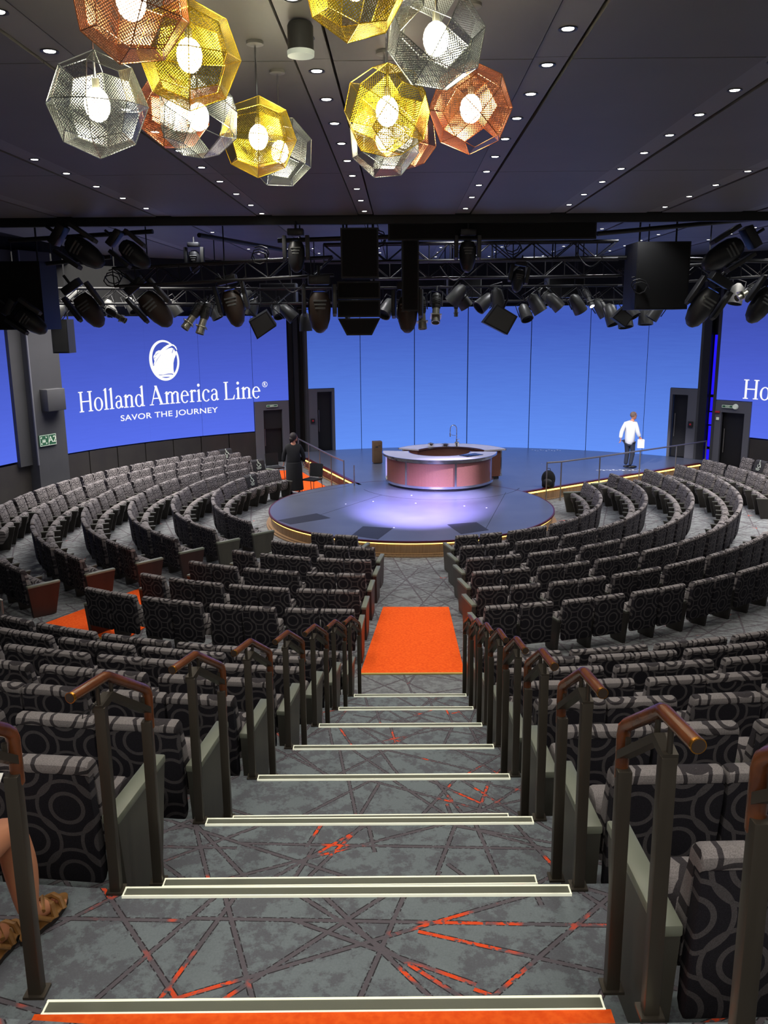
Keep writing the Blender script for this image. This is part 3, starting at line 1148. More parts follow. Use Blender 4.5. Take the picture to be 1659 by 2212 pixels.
def logo(az, z, parent):
    k = 1 / 590 * 0.67
    fx = 0.555 / 415 / k

    def T(x, y):
        return ((x - 815) * fx, -(y + 0.075 * (x - 815) - 875))
    polys = []
    n = 48
    out = [T(815 + 415 * math.cos(2 * PI * i / n), 875 - 582 * math.sin(2 * PI * i / n) + 0 * i) for i in range(n)]
    inn = [T(829 + 345 * math.cos(2 * PI * i / n), 862 - 512 * math.sin(2 * PI * i / n)) for i in range(n)]
    for i in range(n):
        a_ = 360 * i / n
        if 28 < a_ < 52:
            continue
        j = (i + 1) % n
        polys.append([out[i], out[j], inn[j], inn[i]])
    hull = [(480, 1080), (520, 1030), (580, 930), (650, 820), (740, 700), (850, 585), (950, 525), (1040, 500), (1095, 525), (1160, 660), (1145, 710), (1095, 820), (1065, 940), (1055, 1120), (1072, 1275), (1000, 1245), (900, 1250), (760, 1285), (620, 1285), (500, 1150)]
    polys.append([T(*p) for p in hull])
    polys.append([T(*p) for p in [(590, 1300), (700, 1300), (900, 1272), (1000, 1270), (1058, 1310), (985, 1375), (930, 1340), (710, 1350), (760, 1400), (680, 1370)]])
    sup = [(730, 590), (680, 590), (600, 635), (568, 700), (524, 760), (524, 830), (545, 900), (510, 1015), (545, 985), (620, 850), (720, 720), (860, 580), (960, 500), (1050, 442), (1110, 460), (1150, 520), (1175, 570), (1188, 550), (1165, 470), (1100, 408), (1020, 390), (920, 430), (820, 500)]
    polys.append([T(*p) for p in sup])
    mb = on_screen([[(u * k, v * k) for u, v in p] for p in polys], az, z, 1.0, r=WR - 0.035)
    mb.build('ship_emblem', M['white_text'], parent, smooth=False)
    lines = []
    for pl_ in ([(580, 740), (615, 700), (665, 665)], [(530, 840), (545, 820), (575, 790)], [(1005, 850), (1020, 720), (1060, 600), (1090, 525)]):
        for p, q in zip(pl_[:-1], pl_[1:]):
            w_ = 7
            lines.append([T(p[0] - w_, p[1]), T(p[0] + w_, p[1]), T(q[0] + w_, q[1]), T(q[0] - w_, q[1])])
    on_screen([[(u * k, v * k) for u, v in p] for p in lines], az, z, 1.0, r=WR - 0.037).build('emblem_lines', SC_L, parent, smooth=False)


def sign_writing(parent, az0, az1, z):
    mb, tot = write_line('Holland America Line', az0, az1, z, 0.62)
    mb.build('lettering', M['white_text'], parent, smooth=False)
    e = az1
    c = on_screen(arc_stroke(0, 0, .1, .1, 0, 360, .018, .018, 20), e + .75, z + 0.47, 1.0)
    c.build('registered_mark', M['white_text'], parent, smooth=False)
    sans_on_screen('R', e + .58, e + .95, z + .41, .12, parent, 'registered_letter')
    sans_on_screen('SAVOR THE JOURNEY', az0 + 6.6, az0 + 22.6, z - 0.47, .245, parent)
    logo(az0 + 14.3, z + 1.43, parent)


sign_writing(LW, -58.35, -28.6, 2.6)
sign_writing(RW, 48.3, 78.0, 2.68)
curved(70.5, 80, 1.45, 5.8, WR - 0.03, WR + 0.02).build('screen_panel', SC_L, RW, smooth=False)

# ------------------------------------------------------------------ ceiling
cp = MB()
STRIPX = [-6.0, -4.18, -2.33, -0.46, 1.33, 3.08, 4.85, 6.6, 8.4, 10.2]
SLOPE = 0.022
SHW = 0.13


def sx_at(x0, Y):
    return x0 + SLOPE * (Y - 9)


def panel_between(xa, xb, Y0, Y1, z):
    p = [(sx_at(xa, Y0), Y0), (sx_at(xb, Y0), Y0), (sx_at(xb, Y1), Y1), (sx_at(xa, Y1), Y1)]
    return MB().prism(p, z, z + 0.08)


edges = [-9.0] + STRIPX + [13.0]
for Y0, Y1, z in ((-4, 6.99, CEIL), (7.0, 11.99, CEIL), (12.0, 16.6, CEIL), (17.3, 22.99, CEIL + .12), (23.0, 32.6, CEIL + .12)):
    for a, b_ in zip(edges[:-1], edges[1:]):
        struct(panel_between(a + SHW + .025, b_ - SHW - .012, Y0, Y1 - .008, z).build('ceiling', M['ceiling'], smooth=False))
    for s_ in STRIPX:
        struct(panel_between(s_ - SHW, s_ + SHW, Y0, Y1, z + 0.015).build('ceiling_strip', M['ceiling_strip'], smooth=False))
struct(MB().box((1.5, 14.5, CEIL + 0.45), (32, 40, 0.1)).build('ceiling_slab', M['ceiling_void'], smooth=False))
struct(MB().box((1.5, 16.9, CEIL + 0.02), (24, 0.12, 0.3)).build('ceiling_beam', M['black'], smooth=False))


def spot(parent, loc, power, color, size=120, blend=0.6, rad=0.05, rot=(0, 0, 0)):
    d = bpy.data.lights.new('lamp', 'SPOT')
    d.energy = power
    d.color = color
    d.spot_size = R(size)
    d.spot_blend = blend
    d.shadow_soft_size = rad
    o = bpy.data.objects.new('lamp', d)
    COL.objects.link(o)
    o.location = loc
    o.rotation_euler = rot
    o.parent = parent
    return o


dl0 = {}


def downlight(x, y, z, label, far=False, power=None):
    key = far
    if key not in dl0:
        t = thing('ceiling_downlight', (x, y, z), label, 'ceiling light', 'ceiling downlights in the strips')
        MB().lathe([(0.062, 0.002), (0.066, -0.006), (0.054, -0.006), (0.047, 0.0)], 20).build('trim_ring', M['trim'], t)
        MB().lathe([(0.044, 0.004), (0.040, -0.004), (0.02, -0.007)], 16).build('lamp_face', M['lamp_far'] if far else M['lamp_face'], t)
        dl0[key] = t
        r_ = t
    else:
        r_ = dl0[key].copy()
        COL.objects.link(r_)
        for ch in dl0[key].children:
            if ch.type == 'MESH':
                c = ch.copy()
                COL.objects.link(c)
                c.parent = r_
        r_.location = (x, y, z)
        r_['label'] = label
    if power:
        spot(r_, (0, 0, -0.02), power, (1.0, 0.95, 0.86) if not far else (0.95, 0.96, 1.0))
    return r_


LY = [[10.91, 11.91, 13.03, 14.23, 15.49], [5.94, 6.75, 7.6, 8.5, 9.45, 10.45, 11.55, 12.67, 13.88, 15.19, 16.35],
      [5.0, 5.75, 6.5, 7.31, 8.19, 9.14, 10.13, 11.18, 12.29, 13.47, 14.74, 16.14], [4.9, 5.6, 6.36, 7.2, 8.07, 8.99, 9.96, 10.99, 12.05, 13.21, 14.47, 15.88],
      [7.17, 8.0, 8.9, 9.84, 10.83, 11.92, 13.0, 14.26, 15.49], [11.0, 12.2, 13.4, 14.6, 15.9], [13.97, 15.19]]
SNAME = ['farthest left', 'second from left', 'third', 'fourth', 'fifth', 'sixth', 'farthest right']
for si, ys in enumerate(LY):
    s_ = STRIPX[si + 1]
    for k, y in enumerate(ys):
        downlight(sx_at(s_, y), y, CEIL + 0.015, 'bright round downlight, %s from the stage end of the %s ceiling strip' % (ORD[len(ys) - 1 - k], SNAME[si]), False, (DOWNLIGHT_W * (1.0 if y < 9 else 1.8)) if k % 2 == 0 else None)
# the strips run on behind the photographer: those lamps light the top of the stairs
for s_ in STRIPX[1:7]:
    for y in (-1.5, 1.0, 3.2):
        downlight(sx_at(s_, y), y, CEIL + 0.015, 'round downlight in a ceiling strip over the top landing', False, DOWNLIGHT_W)
for si in range(1, 9):
    s_ = STRIPX[si]
    for k, y in enumerate((17.8, 19.3, 20.8, 22.3, 23.9, 25.6, 27.4, 29.3)):
        downlight(sx_at(s_, y), y, CEIL + 0.135, 'small far downlight, %s beyond the beam in the %s strip from the left' % (ORD[k], ORD[si - 1]), True, FAR_DOWNLIGHT_W if (k + si) % 2 == 0 else None)
# projector-like can on the central strip
t = thing('surface_spotlight', (-0.52, 6.15, CEIL), 'silver cylindrical can fitting hanging from the ceiling strip near the brass lamp', 'spotlight')
MB().lathe([(0.075, 0.0), (0.085, -0.02), (0.085, -0.16), (0.09, -0.17)], 24).build('can_body', M['rig_grey'], t)
MB().lathe([(0.09, -0.17), (0.088, -0.2), (0.06, -0.205)], 24).build('diffuser_ring', M['sign_white'], t)

# ------------------------------------------------------------------ faceted pendant lamps
def kite_solid(rad):
    a = math.sqrt(2)
    c = (4 + math.sqrt(2)) / 7
    s_ = rad / a
    faces = []
    for ax in range(3):
        for sg in (-1, 1):
            for s1 in (-1, 1):
                for s2 in (-1, 1):
                    o1, o2 = (ax + 1) % 3, (ax + 2) % 3
                    A = [0, 0, 0]
                    A[ax] = sg * a
                    B = [0, 0, 0]
                    B[ax] = sg
                    B[o1] = s1
                    Cc = [0, 0, 0]
                    Cc[ax] = sg * c
                    Cc[o1] = s1 * c
                    Cc[o2] = s2 * c
                    Dd = [0, 0, 0]
                    Dd[ax] = sg
                    Dd[o2] = s2
                    faces.append([Vector(q) * s_ for q in (A, B, Cc, Dd)])
    return faces


def pendant(loc, rad, metal, rot, label, seed):
    rnd = random.Random(seed)
    t = thing('pendant_lamp', loc, label, 'pendant lamp', 'faceted perforated pendant lamps')
    faces = kite_solid(rad)
    E_ = Euler(rot).to_matrix()
    me = bpy.data.meshes.new('faceted_shade')
    bm = bmesh.new()
    uvl = bm.loops.layers.uv.new('UVMap')
    th = 0.0
    edge = MB()
    for fi, f in enumerate(faces):
        cen = sum(f, Vector()) / 4
        if rnd.random() < 0.17:
            # an open window facet: only its rim remains
            continue
        vs = [bm.verts.new(E_ @ p) for p in f]
        fc = bm.faces.new(vs)
        ax = (f[2] - f[0]).normalized()
        nrm = cen.normalized()
        ay = nrm.cross(ax).normalized()
        for lp, p in zip(fc.loops, f):
            lp[uvl].uv = ((p - cen).dot(ax), (p - cen).dot(ay))
    seen = set()
    for f in faces:
        for i in range(4):
            p, q = f[i], f[(i + 1) % 4]
            kk = tuple(sorted([tuple(round(c_, 4) for c_ in p), tuple(round(c_, 4) for c_ in q)]))
            if kk in seen:
                continue
            seen.add(kk)
            edge.cyl(E_ @ p, E_ @ q, 0.0028, n=5, caps=False)
    bm.to_mesh(me)
    bm.free()
    me.materials.append(M[metal])
    link('faceted_shade', me, t)
    edge.build('seam_edges', M[metal + '_edge'], t)
    MB().ell((0, 0, 0), (0.068, 0.068, 0.086), 16, 10).build('bulb', M['bulb'], t)
    MB().cyl((0, 0, 0.05), (0, 0, 0.13), 0.02, n=12).build('lamp_holder', M['rig_silver'], t)
    top = CEIL - loc[2]
    MB().cyl((0, 0, 0.12), (0, 0, top - 0.01), 0.008, n=8).build('rod', M['chrome'], t)
    MB().lathe([(0.06, top), (0.06, top - 0.018), (0.05, top - 0.022)], 20).build('ceiling_canopy', M['ceiling_strip'], t)
    d = bpy.data.lights.new('lamp', 'POINT')
    d.energy = PENDANT_W
    d.color = (1.0, 0.86, 0.6)
    d.shadow_soft_size = 0.06
    o = bpy.data.objects.new('lamp', d)
    COL.objects.link(o)
    o.parent = t
    return t


M['brass'] = perforated('perforated_brass', (1.0, 0.76, 0.05), 0.32)
M['copper'] = perforated('perforated_copper', (0.92, 0.42, 0.2), 0.32)
M['steel'] = perforated('perforated_steel', (0.70, 0.74, 0.70), 0.3)
for k_, c_ in (('brass', (0.85, 0.6, 0.06)), ('copper', (0.6, 0.26, 0.12)), ('steel', (0.5, 0.52, 0.5))):
    M[k_ + '_edge'] = mat(k_ + '_seam', c_, 0.3, 1.0)
LAMPS = [
    ((-1.13, 4.31, 6.68), 'copper', 'topmost copper faceted lamp, cut by the frame above the large brass one', (.3, .2, .5)),
    ((-1.01, 4.96, 6.63), 'brass', 'large brass faceted lamp just below the topmost copper one', (.1, .05, .2)),
    ((-1.53, 5.0, 6.40), 'steel', 'silver faceted lamp hanging furthest left of all', (.08, .03, .1)),
    ((-1.52, 6.75, 6.75), 'copper', 'copper lamp partly hidden behind the two silver lamps', (.5, .3, .2)),
    ((-1.19, 6.03, 6.56), 'steel', 'silver lamp just under the large brass lamp', (.6, .1, .9)),
    ((-0.87, 6.53, 6.53), 'brass', 'small brass lamp at the right end of the left cluster', (.1, .05, .15)),
    ((-0.80, 7.24, 6.56), 'steel', 'silver lamp half hidden behind the small brass lamp', (.2, .4, .3)),
    ((-0.12, 4.70, 6.885), 'brass', 'brass lamp cut by the top edge of the photo in the right cluster', (.25, .1, .3)),
    ((0.30, 5.03, 6.72), 'steel', 'big silver faceted lamp above the right copper lamp', (.7, .5, .2)),
    ((0.04, 5.52, 6.47), 'brass', 'brass lamp low in the right cluster', (.5, .4, .9)),
    ((0.57, 5.83, 6.55), 'copper', 'bright copper lamp at the right end of the right cluster', (.4, .7, .4)),
    ((0.03, 6.78, 6.55), 'steel', 'silver lamp peeping out under the low brass lamp', (.1, .3, .2)),
    ((0.19, 7.45, 6.70), 'copper', 'copper lamp peeping out behind the low brass lamp', (.3, .1, .7)),
]
for k, (loc, mt, lb, rt) in enumerate(LAMPS):
    pendant(loc, 0.27, mt, rt, lb, k + 3)
# ------------------------------------------------------------------ theatre seats
def cushion_profile(pts):
    return pts


def seat_meshes():
    S = {}
    W2 = 0.234
    # light front of the backrest, rolling over the top edge
    front = [(0.085, 0.36), (0.10, 0.44), (0.07, 0.60), (0.025, 0.74), (0.008, 0.798), (-0.012, 0.818), (-0.055, 0.822), (-0.078, 0.806),
             (-0.084, 0.782), (-0.078, 0.766), (-0.03, 0.766), (-0.005, 0.60), (0.03, 0.36)]
    S['backrest'] = MB().profile(front, -W2, W2, 0.016).mesh('backrest', M['fab_front'])
    back = [(0.028, 0.36), (-0.007, 0.60), (-0.032, 0.763), (-0.077, 0.763), (-0.073, 0.68), (-0.05, 0.45), (-0.03, 0.22), (-0.018, 0.205), (0.01, 0.205), (0.03, 0.23)]
    S['back_panel'] = MB().profile(back, -W2 + .002, W2 - .002, 0.014).mesh('back_panel', M['fab_back'])
    cush = [(0.09, 0.33), (0.09, 0.44), (0.13, 0.455), (0.42, 0.455), (0.50, 0.445), (0.545, 0.41), (0.55, 0.37), (0.52, 0.335), (0.40, 0.31)]
    S['cushion_down'] = MB().profile(cush, -W2 + .015, W2 - .015, 0.02).mesh('seat_cushion', M['fab_seat'])
    # unoccupied seats spring up: the cushion stands on edge between the arms
    tip = [(0.13, 0.27), (0.22, 0.235), (0.29, 0.25), (0.335, 0.31), (0.36, 0.43), (0.357, 0.50), (0.33, 0.53), (0.275, 0.54), (0.225, 0.52), (0.19, 0.46), (0.155, 0.36)]
    S['seat_cushion'] = MB().profile(tip, -W2 + .013, W2 - .013, 0.02).mesh('seat_cushion', M['fab_front'])
    side = [(0.0, 0.48), (0.47, 0.48), (0.34, 0.0), (0.06, 0.0)]
    S['armrest'] = MB().profile(side, -0.024, 0.024, 0).mesh('armrest', M['arm_panel'], False)
    S['arm_pad'] = MB().rbox((0, 0.25, 0.497), (0.046, 0.47, 0.032), 0.008).mesh('arm_pad', M['arm_dark'])
    end = [(-0.03, 0.51), (0.52, 0.51), (0.41, 0.0), (0.03, 0.0)]
    S['end_red'] = MB().profile(end, -0.033, 0.033, 0).mesh('end_panel', M['end_panel'], False)
    S['end_grey'] = MB().profile(end, -0.033, 0.033, 0).mesh('end_panel', M['end_dark'], False)
    S['end_pad'] = MB().rbox((0, 0.245, 0.53), (0.08, 0.56, 0.042), 0.01).mesh('arm_pad', M['arm_pad'])
    return S


SM = seat_meshes()
SEATS = []     # (x, y, z, yaw, left_end, right_end, label, group, marked)


def fill_row(rf, zf, pa, pb, from_a, lab, grp, ends, yaw_off=0.0, per=0.555):
    """seats in pairs along the arc between angles pa and pb"""
    rmid = rf((pa + pb) / 2)
    L = abs(R(pb - pa)) * rmid
    n = max(1, int(round(L / per)))
    gap = 0.11
    pos, s_ = [], 0.25
    for k in range(n):
        pos.append(s_)
        s_ += 0.50 + (gap if k % 2 == 1 else 0.0)
    end = pos[-1] + 0.25
    sc = L / end
    for k, p in enumerate(pos):
        ph = (pa if from_a else pb) + math.degrees(p * sc / rmid) * (1 if (pb > pa) == from_a else -1)
        r0 = rf(ph)
        x, y = ring_pt(r0 - 0.10, ph)
        x1, y1 = ring_pt(rf(ph + .5), ph + .5)
        x2, y2 = ring_pt(rf(ph - .5), ph - .5)
        ang = math.atan2(y1 - y2, x1 - x2)
        first, last = k == 0, k == n - 1
        # local +x runs towards increasing phi
        lo = (first and from_a) or (last and not from_a)
        hi = (last and from_a) or (first and not from_a)
        nb = k % 2 == 0
        SEATS.append((x, y, zf(x, y), ang, lo, hi, lab(k), grp, ends, nb, k))


RN = ['first', 'second', 'third', 'fourth', 'fifth', 'sixth']
R_LIM_R = [7.5, 6.2, 5.4, 4.6, 3.9, 3.4]
R_END = [101, 110, 111, 112, 114, 112]
L_LIM = [-14.5, -8.6, -7.8, -7.3, -6.9, -6.4]
LM_END = [-26.5, -28.6, -29.2, -29.6, -29.8, -30.0]
LB_START = [-46, -43.5, -41.2, -39.8, -39.2, -38.9]
LB_END = [-131, -126, -138, -139, -140, -141]
for k in range(6):
    rf = lambda ph, k=k: row_r(k, ph)
    rn = RN[k]
    fill_row(rf, floor_z, R_LIM_R[k], R_END[k], True,
             lambda j, rn=rn: '%s ring-patterned theatre seat right of the centre aisle, %s row from the round stage' % (ORD[j], rn),
             'theatre seats around the round stage', 'grey')
    fill_row(rf, floor_z, LM_END[k], L_LIM[k], False,
             lambda j, rn=rn: '%s ring-patterned theatre seat left of the centre aisle, %s row from the round stage' % (ORD[j], rn),
             'theatre seats around the round stage', 'red')
    fill_row(rf, floor_z, LB_END[k], LB_START[k], False,
             lambda j, rn=rn: '%s ring-patterned theatre seat beyond the left side aisle, %s row from the round stage' % (ORD[j], rn),
             'theatre seats around the round stage', 'red' if k > 1 else 'grey')


def phi_of(X, D):
    return math.degrees(math.atan2(X - CX0, CY0 - D))


for i in range(8):
    D = 2.16 + 1.0167 * i
    z = tier_z(i + 1)
    rr = tier_r(i) - 0.02
    zf = lambda x, y, z=z: z
    rf = lambda ph, rr=rr: rr
    tn = ORD[i]
    pl_ = phi_of(aisle_left(D) - .17, D + .1)
    pr_ = phi_of(aisle_right(D) + .17, D + .1)
    wd = math.degrees(11 * 0.53 / rr)
    fill_row(rf, zf, pl_ - wd, pl_, False,
             lambda j, tn=tn: '%s ring-patterned seat left of the aisle on the %s raised tier from the top' % (ORD[j], tn),
             'theatre seats on the raised tiers', 'grey', per=0.53)
    fill_row(rf, zf, pr_, pr_ + wd, True,
             lambda j, tn=tn: '%s ring-patterned seat right of the aisle on the %s raised tier from the top' % (ORD[j], tn),
             'theatre seats on the raised tiers', 'grey', per=0.53)


def seat_visible(s):
    pts = [project((s[0] + dx, s[1], s[2] + h)) for dx in (-.25, .25) for h in (0.0, 0.8)]
    xs = [p[0] for p in pts]
    ys = [p[1] for p in pts]
    return pts[0][2] > 0.3 and max(xs) > 4 and min(xs) < 1655 and max(ys) > 0 and min(ys) < 2206


vis = [s for s in SEATS if seat_visible(s)]
vis.sort(key=lambda s: math.hypot(s[0], s[1], s[2] - CZ))
marks = [(475, 975), (570, 990), (545, 1020), (1630, 1005)]
marked = {}
for mx, my in marks:
    best = min(vis, key=lambda s: math.hypot(project((s[0], s[1], s[2] + .75))[0] - mx, project((s[0], s[1], s[2] + .75))[1] - my))
    marked[id(best)] = True
mark_seats = [s for s in vis if id(s) in marked]
near = [s for s in vis if id(s) not in marked][:300 - len(mark_seats)] + mark_seats
near_ids = {id(s) for s in near}
rest = [s for s in vis if id(s) not in near_ids]
print('SEATS', len(SEATS), 'visible', len(vis), 'individual', len(near), 'mass', len(rest))


def seat_matrix(s):
    return Matrix.Translation((s[0], s[1], s[2])) @ Matrix.Rotation(s[3], 4, 'Z')


def wheelchair(mb, M_):
    y = -0.001
    def ring(cx, cz, r, a0, a1, w_, n=10):
        for i in range(n):
            a, b = R(a0 + (a1 - a0) * i / n), R(a0 + (a1 - a0) * (i + 1) / n)
            mb.add([(cx + q * math.cos(t_), y, cz + q * math.sin(t_)) for q, t_ in ((r, a), (r, b), (r - w_, b), (r - w_, a))], [(0, 1, 2, 3)], M_)
    ring(0, 0, .055, 150, 380, .014)
    ring(-.01, .115, .016, 0, 360, .016, 8)
    for x0, z0, x1, z1 in ((-.012, .095, -.002, .03), (-.002, .03, .045, .03), (.045, .03, .065, -.03), (-.01, .065, .03, .062), (.065, -.03, .082, -.025)):
        d = Vector((x1 - x0, 0, z1 - z0)).normalized() * .007
        mb.add([(x0 - d.z, y, z0 + d.x), (x1 - d.z, y, z1 + d.x), (x1 + d.z, y, z1 - d.x), (x0 + d.z, y, z0 - d.x)], [(0, 1, 2, 3)], M_)
    for k, (w_, zz) in enumerate(((.17, -.085), (.13, -.115))):
        for j in range(int(w_ / .02)):
            mb.add([(-w_ / 2 + j * .02, y, zz), (-w_ / 2 + j * .02 + .014, y, zz), (-w_ / 2 + j * .02 + .014, y, zz + .016), (-w_ / 2 + j * .02, y, zz + .016)], [(0, 1, 2, 3)], M_)


def make_seat(s):
    x, y, z, yaw, lo, hi, label, grp, ends, nb, kk = s
    t = thing('theatre_seat', (x, y, z), label, 'theatre seat', grp, yaw)
    link('backrest', SM['backrest'], t)
    link('back_panel', SM['back_panel'], t)
    down = math.hypot(x + 1.575, y - 2.42) < 0.6
    link('seat_cushion', SM['cushion_down' if down else 'seat_cushion'], t)
    if not lo:
        a = link('armrest', SM['armrest'], t)
        a.location = (-0.27 if nb else -0.25, 0, 0)
        link('arm_pad', SM['arm_pad'], a)
    for flag, sg in ((lo, -1), (hi, 1)):
        if flag:
            e = link('end_panel', SM['end_red' if ends == 'red' else 'end_grey'], t)
            e.location = (sg * 0.292, 0, 0)
            link('arm_pad', SM['end_pad'], e)
    if id(s) in marked:
        t['label'] = label.replace('ring-patterned theatre seat', 'wheelchair-marked seat').replace('ring-patterned seat', 'wheelchair-marked seat')
        cv = MB().profile([(0.012, 0.80), (-0.02, 0.832), (-0.085, 0.832), (-0.128, 0.80), (-0.13, 0.74), (-0.134, 0.80), (-0.087, 0.838), (-0.018, 0.838), (0.024, 0.80), (0.068, 0.66), (0.10, 0.52), (0.094, 0.52), (0.058, 0.66)], -.246, .246, 0)
        c = cv.build('reserved_cover', M['cover'], t, smooth=False)
        mb = MB()
        wheelchair(mb, Matrix.Translation((0, 0.062, 0.70)) @ Matrix.Rotation(R(17), 4, 'X') @ Matrix.Rotation(PI, 4, 'Z') @ Matrix.Scale(1.25, 4))
        mb.build('wheelchair_symbol', M['sign_white'], c, smooth=False)
    return t


for s in near:
    make_seat(s)
if rest:
    groups = {}
    for s in rest:
        Mx = seat_matrix(s)
        items = [('backrest', 0), ('back_panel', 0), ('seat_cushion', 0), ('armrest', -.25), ('arm_pad', -.25)]
        for nm, dx in items:
            me = SM[nm]
            mb = groups.setdefault(nm, MB())
            T = Mx @ Matrix.Translation((dx, 0, 0))
            mb.add([v.co for v in me.vertices], [tuple(p.vertices) for p in me.polygons], T)
    mass = MB()
    idx, ranges = 0, []
    for nm, mb in groups.items():
        n0 = len(mass.f)
        mass.add(mb.v, mb.f)
        ranges.append((n0, len(mass.f), nm))
    # the fabric pattern of these far rows is laid out by UV so that each seat keeps its own rings
    me = bpy.data.meshes.new('far_theatre_seats')
    me.from_pydata(mass.v, [], mass.f)
    mats = [M['fab_front_far'], M['fab_back_far'], M['arm_panel'], M['arm_dark']]
    for m_ in mats:
        me.materials.append(m_)
    which = {'backrest': 0, 'back_panel': 1, 'seat_cushion': 0, 'armrest': 2, 'arm_pad': 3}
    for a, b_, nm in ranges:
        for i in range(a, b_):
            me.polygons[i].material_index = which[nm]
    uv = me.uv_layers.new(name='UVMap')
    # vertex -> local coordinates
    loc = []
    for nm, mb in groups.items():
        src = SM[nm]
        cnt = len(mb.v) // len(src.vertices)
        for _ in range(cnt):
            for v in src.vertices:
                loc.append((v.co.x, v.co.z))
    for lp in me.loops:
        uv.data[lp.index].uv = loc[lp.vertex_index]
    bm = bmesh.new()
    bm.from_mesh(me)
    bmesh.ops.recalc_face_normals(bm, faces=bm.faces[:])
    bm.to_mesh(me)
    bm.free()
    o = link('far_theatre_seats', me)
    tag(o, 'farthest ring-patterned theatre seats in the rows below the side video walls', 'theatre seats', 'theatre seats around the round stage', 'stuff')

# ------------------------------------------------------------------ handrails down the aisle
def rail(xn, xf, D, zb, zh, label, sgn):
    """near post at (xn, D), far post on the half step"""
    t = thing('aisle_handrail', (xn, D, zb), label, 'handrail', 'handrails down the aisle')
    dx, dy = xf - xn, 0.28
    yaw = -math.atan2(dx, dy)

    def post(px, py, z0, z1, nm='post'):
        MB().rbox((px, py, (z0 + z1) / 2), (0.044, 0.042, z1 - z0), 0.003).build(nm, M['post'], t)
    post(0, 0, 0, 0.835)
    post(dx, dy, -0.161, 0.635)
    MB().box((0, 0, 0.006), (0.07, 0.065, 0.010)).build('foot_plate', M['post'], t)
    MB().box((dx, dy, -0.155), (0.07, 0.065, 0.010)).build('foot_plate', M['post'], t)
    # bent top bar of flat steel
    bar = MB()
    w_ = 0.021
    pts = [(-0.02, 0.815), (0.05, 0.845), (dy + 0.02, 0.655)]
    vs, fs = [], []
    for k, (yy, zz) in enumerate(pts):
        xx = dx * yy / dy
        for sx in (-1, 1):
            for th in (0, 0.03):
                vs.append((xx + sx * w_, yy, zz + th))
    for k in range(2):
        b = k * 4
        q = b + 4
        fs += [(b, q, q + 1, b + 1), (b + 2, b + 3, q + 3, q + 2), (b + 1, q + 1, q + 3, b + 3), (b, b + 2, q + 2, q)]
    fs += [(0, 1, 3, 2), (8, 10, 11, 9)]
    bar.add(vs, fs)
    bar.build('top_bar', M['post'], t, smooth=False)
    for yy, z0, z1 in ((-0.01, 0.84, 0.925), (0.07, 0.855, 0.92), (dy - .02, 0.69, 0.75)):
        MB().cyl((dx * yy / dy, yy, z0), (dx * yy / dy, yy, z1), 0.009, n=8).build('bracket', M['post'], t)
    f = lambda yy, zz: (dx * yy / dy, yy, zz)
    wood = MB()
    wood.tube([f(-0.16, 0.945), f(0.035, 0.945), f(0.05, 0.942), f(0.27, 0.79), f(0.29, 0.77), f(0.297, 0.745), f(0.298, 0.60)], 0.0215, n=14)
    wd = wood.build('wooden_rail', M['rail_wood'], t)
    c = MB()
    c.cyl(f(-0.162, 0.945), f(-0.152, 0.945), 0.0222, n=18)
    c.build('brass_ring', M['rail_brass'], wd)
    MB().cyl(f(-0.1635, 0.945), f(-0.1605, 0.945), 0.019, n=18).build('end_cap', M['rig_brown'], wd)
    MB().ell(f(0.298, 0.598), (0.021, 0.021, 0.016), 12, 8).build('end_cap', M['rail_wood'], wd)
    return t


for i in range(8):
    D = 2.16 + 1.0167 * i
    z = tier_z(i)
    xl, xr = aisle_left(D), aisle_right(D)
    rail(xl - 0.04, xl + 0.055, D - 0.02, z, 0, 'bronze handrail with wooden grip left of the aisle on the %s step down' % ORD[i], -1)
    rail(xr + 0.042, xr + 0.01, D - 0.02, z, 0, 'bronze handrail with wooden grip right of the aisle on the %s step down' % ORD[i], 1)
rail(0.86, 0.80, 1.36, 3.57, 0, 'handrail cut by the right edge of the photo, nearest the camera', 1)
struct(MB().box((1.75, 0.45, 3.33), (1.9, 1.9, 0.16)).build('floor', M['carpet'], smooth=False))
struct(MB().box((1.75, 0.45, 3.49), (1.9, 1.38, 0.15)).build('floor', M['carpet'], smooth=False))
# loose black cord hanging from the second left rail
o = MB().tube([(-1.10, 3.02, 3.84), (-1.13, 3.06, 3.80), (-1.19, 3.12, 3.76), (-1.22, 3.18, 3.70), (-1.19, 3.16, 3.72), (-1.12, 3.05, 3.82)], 0.0022, n=5).build('cord', M['black'])
tag(o, 'thin dark cord looped from the second left handrail', 'cord')

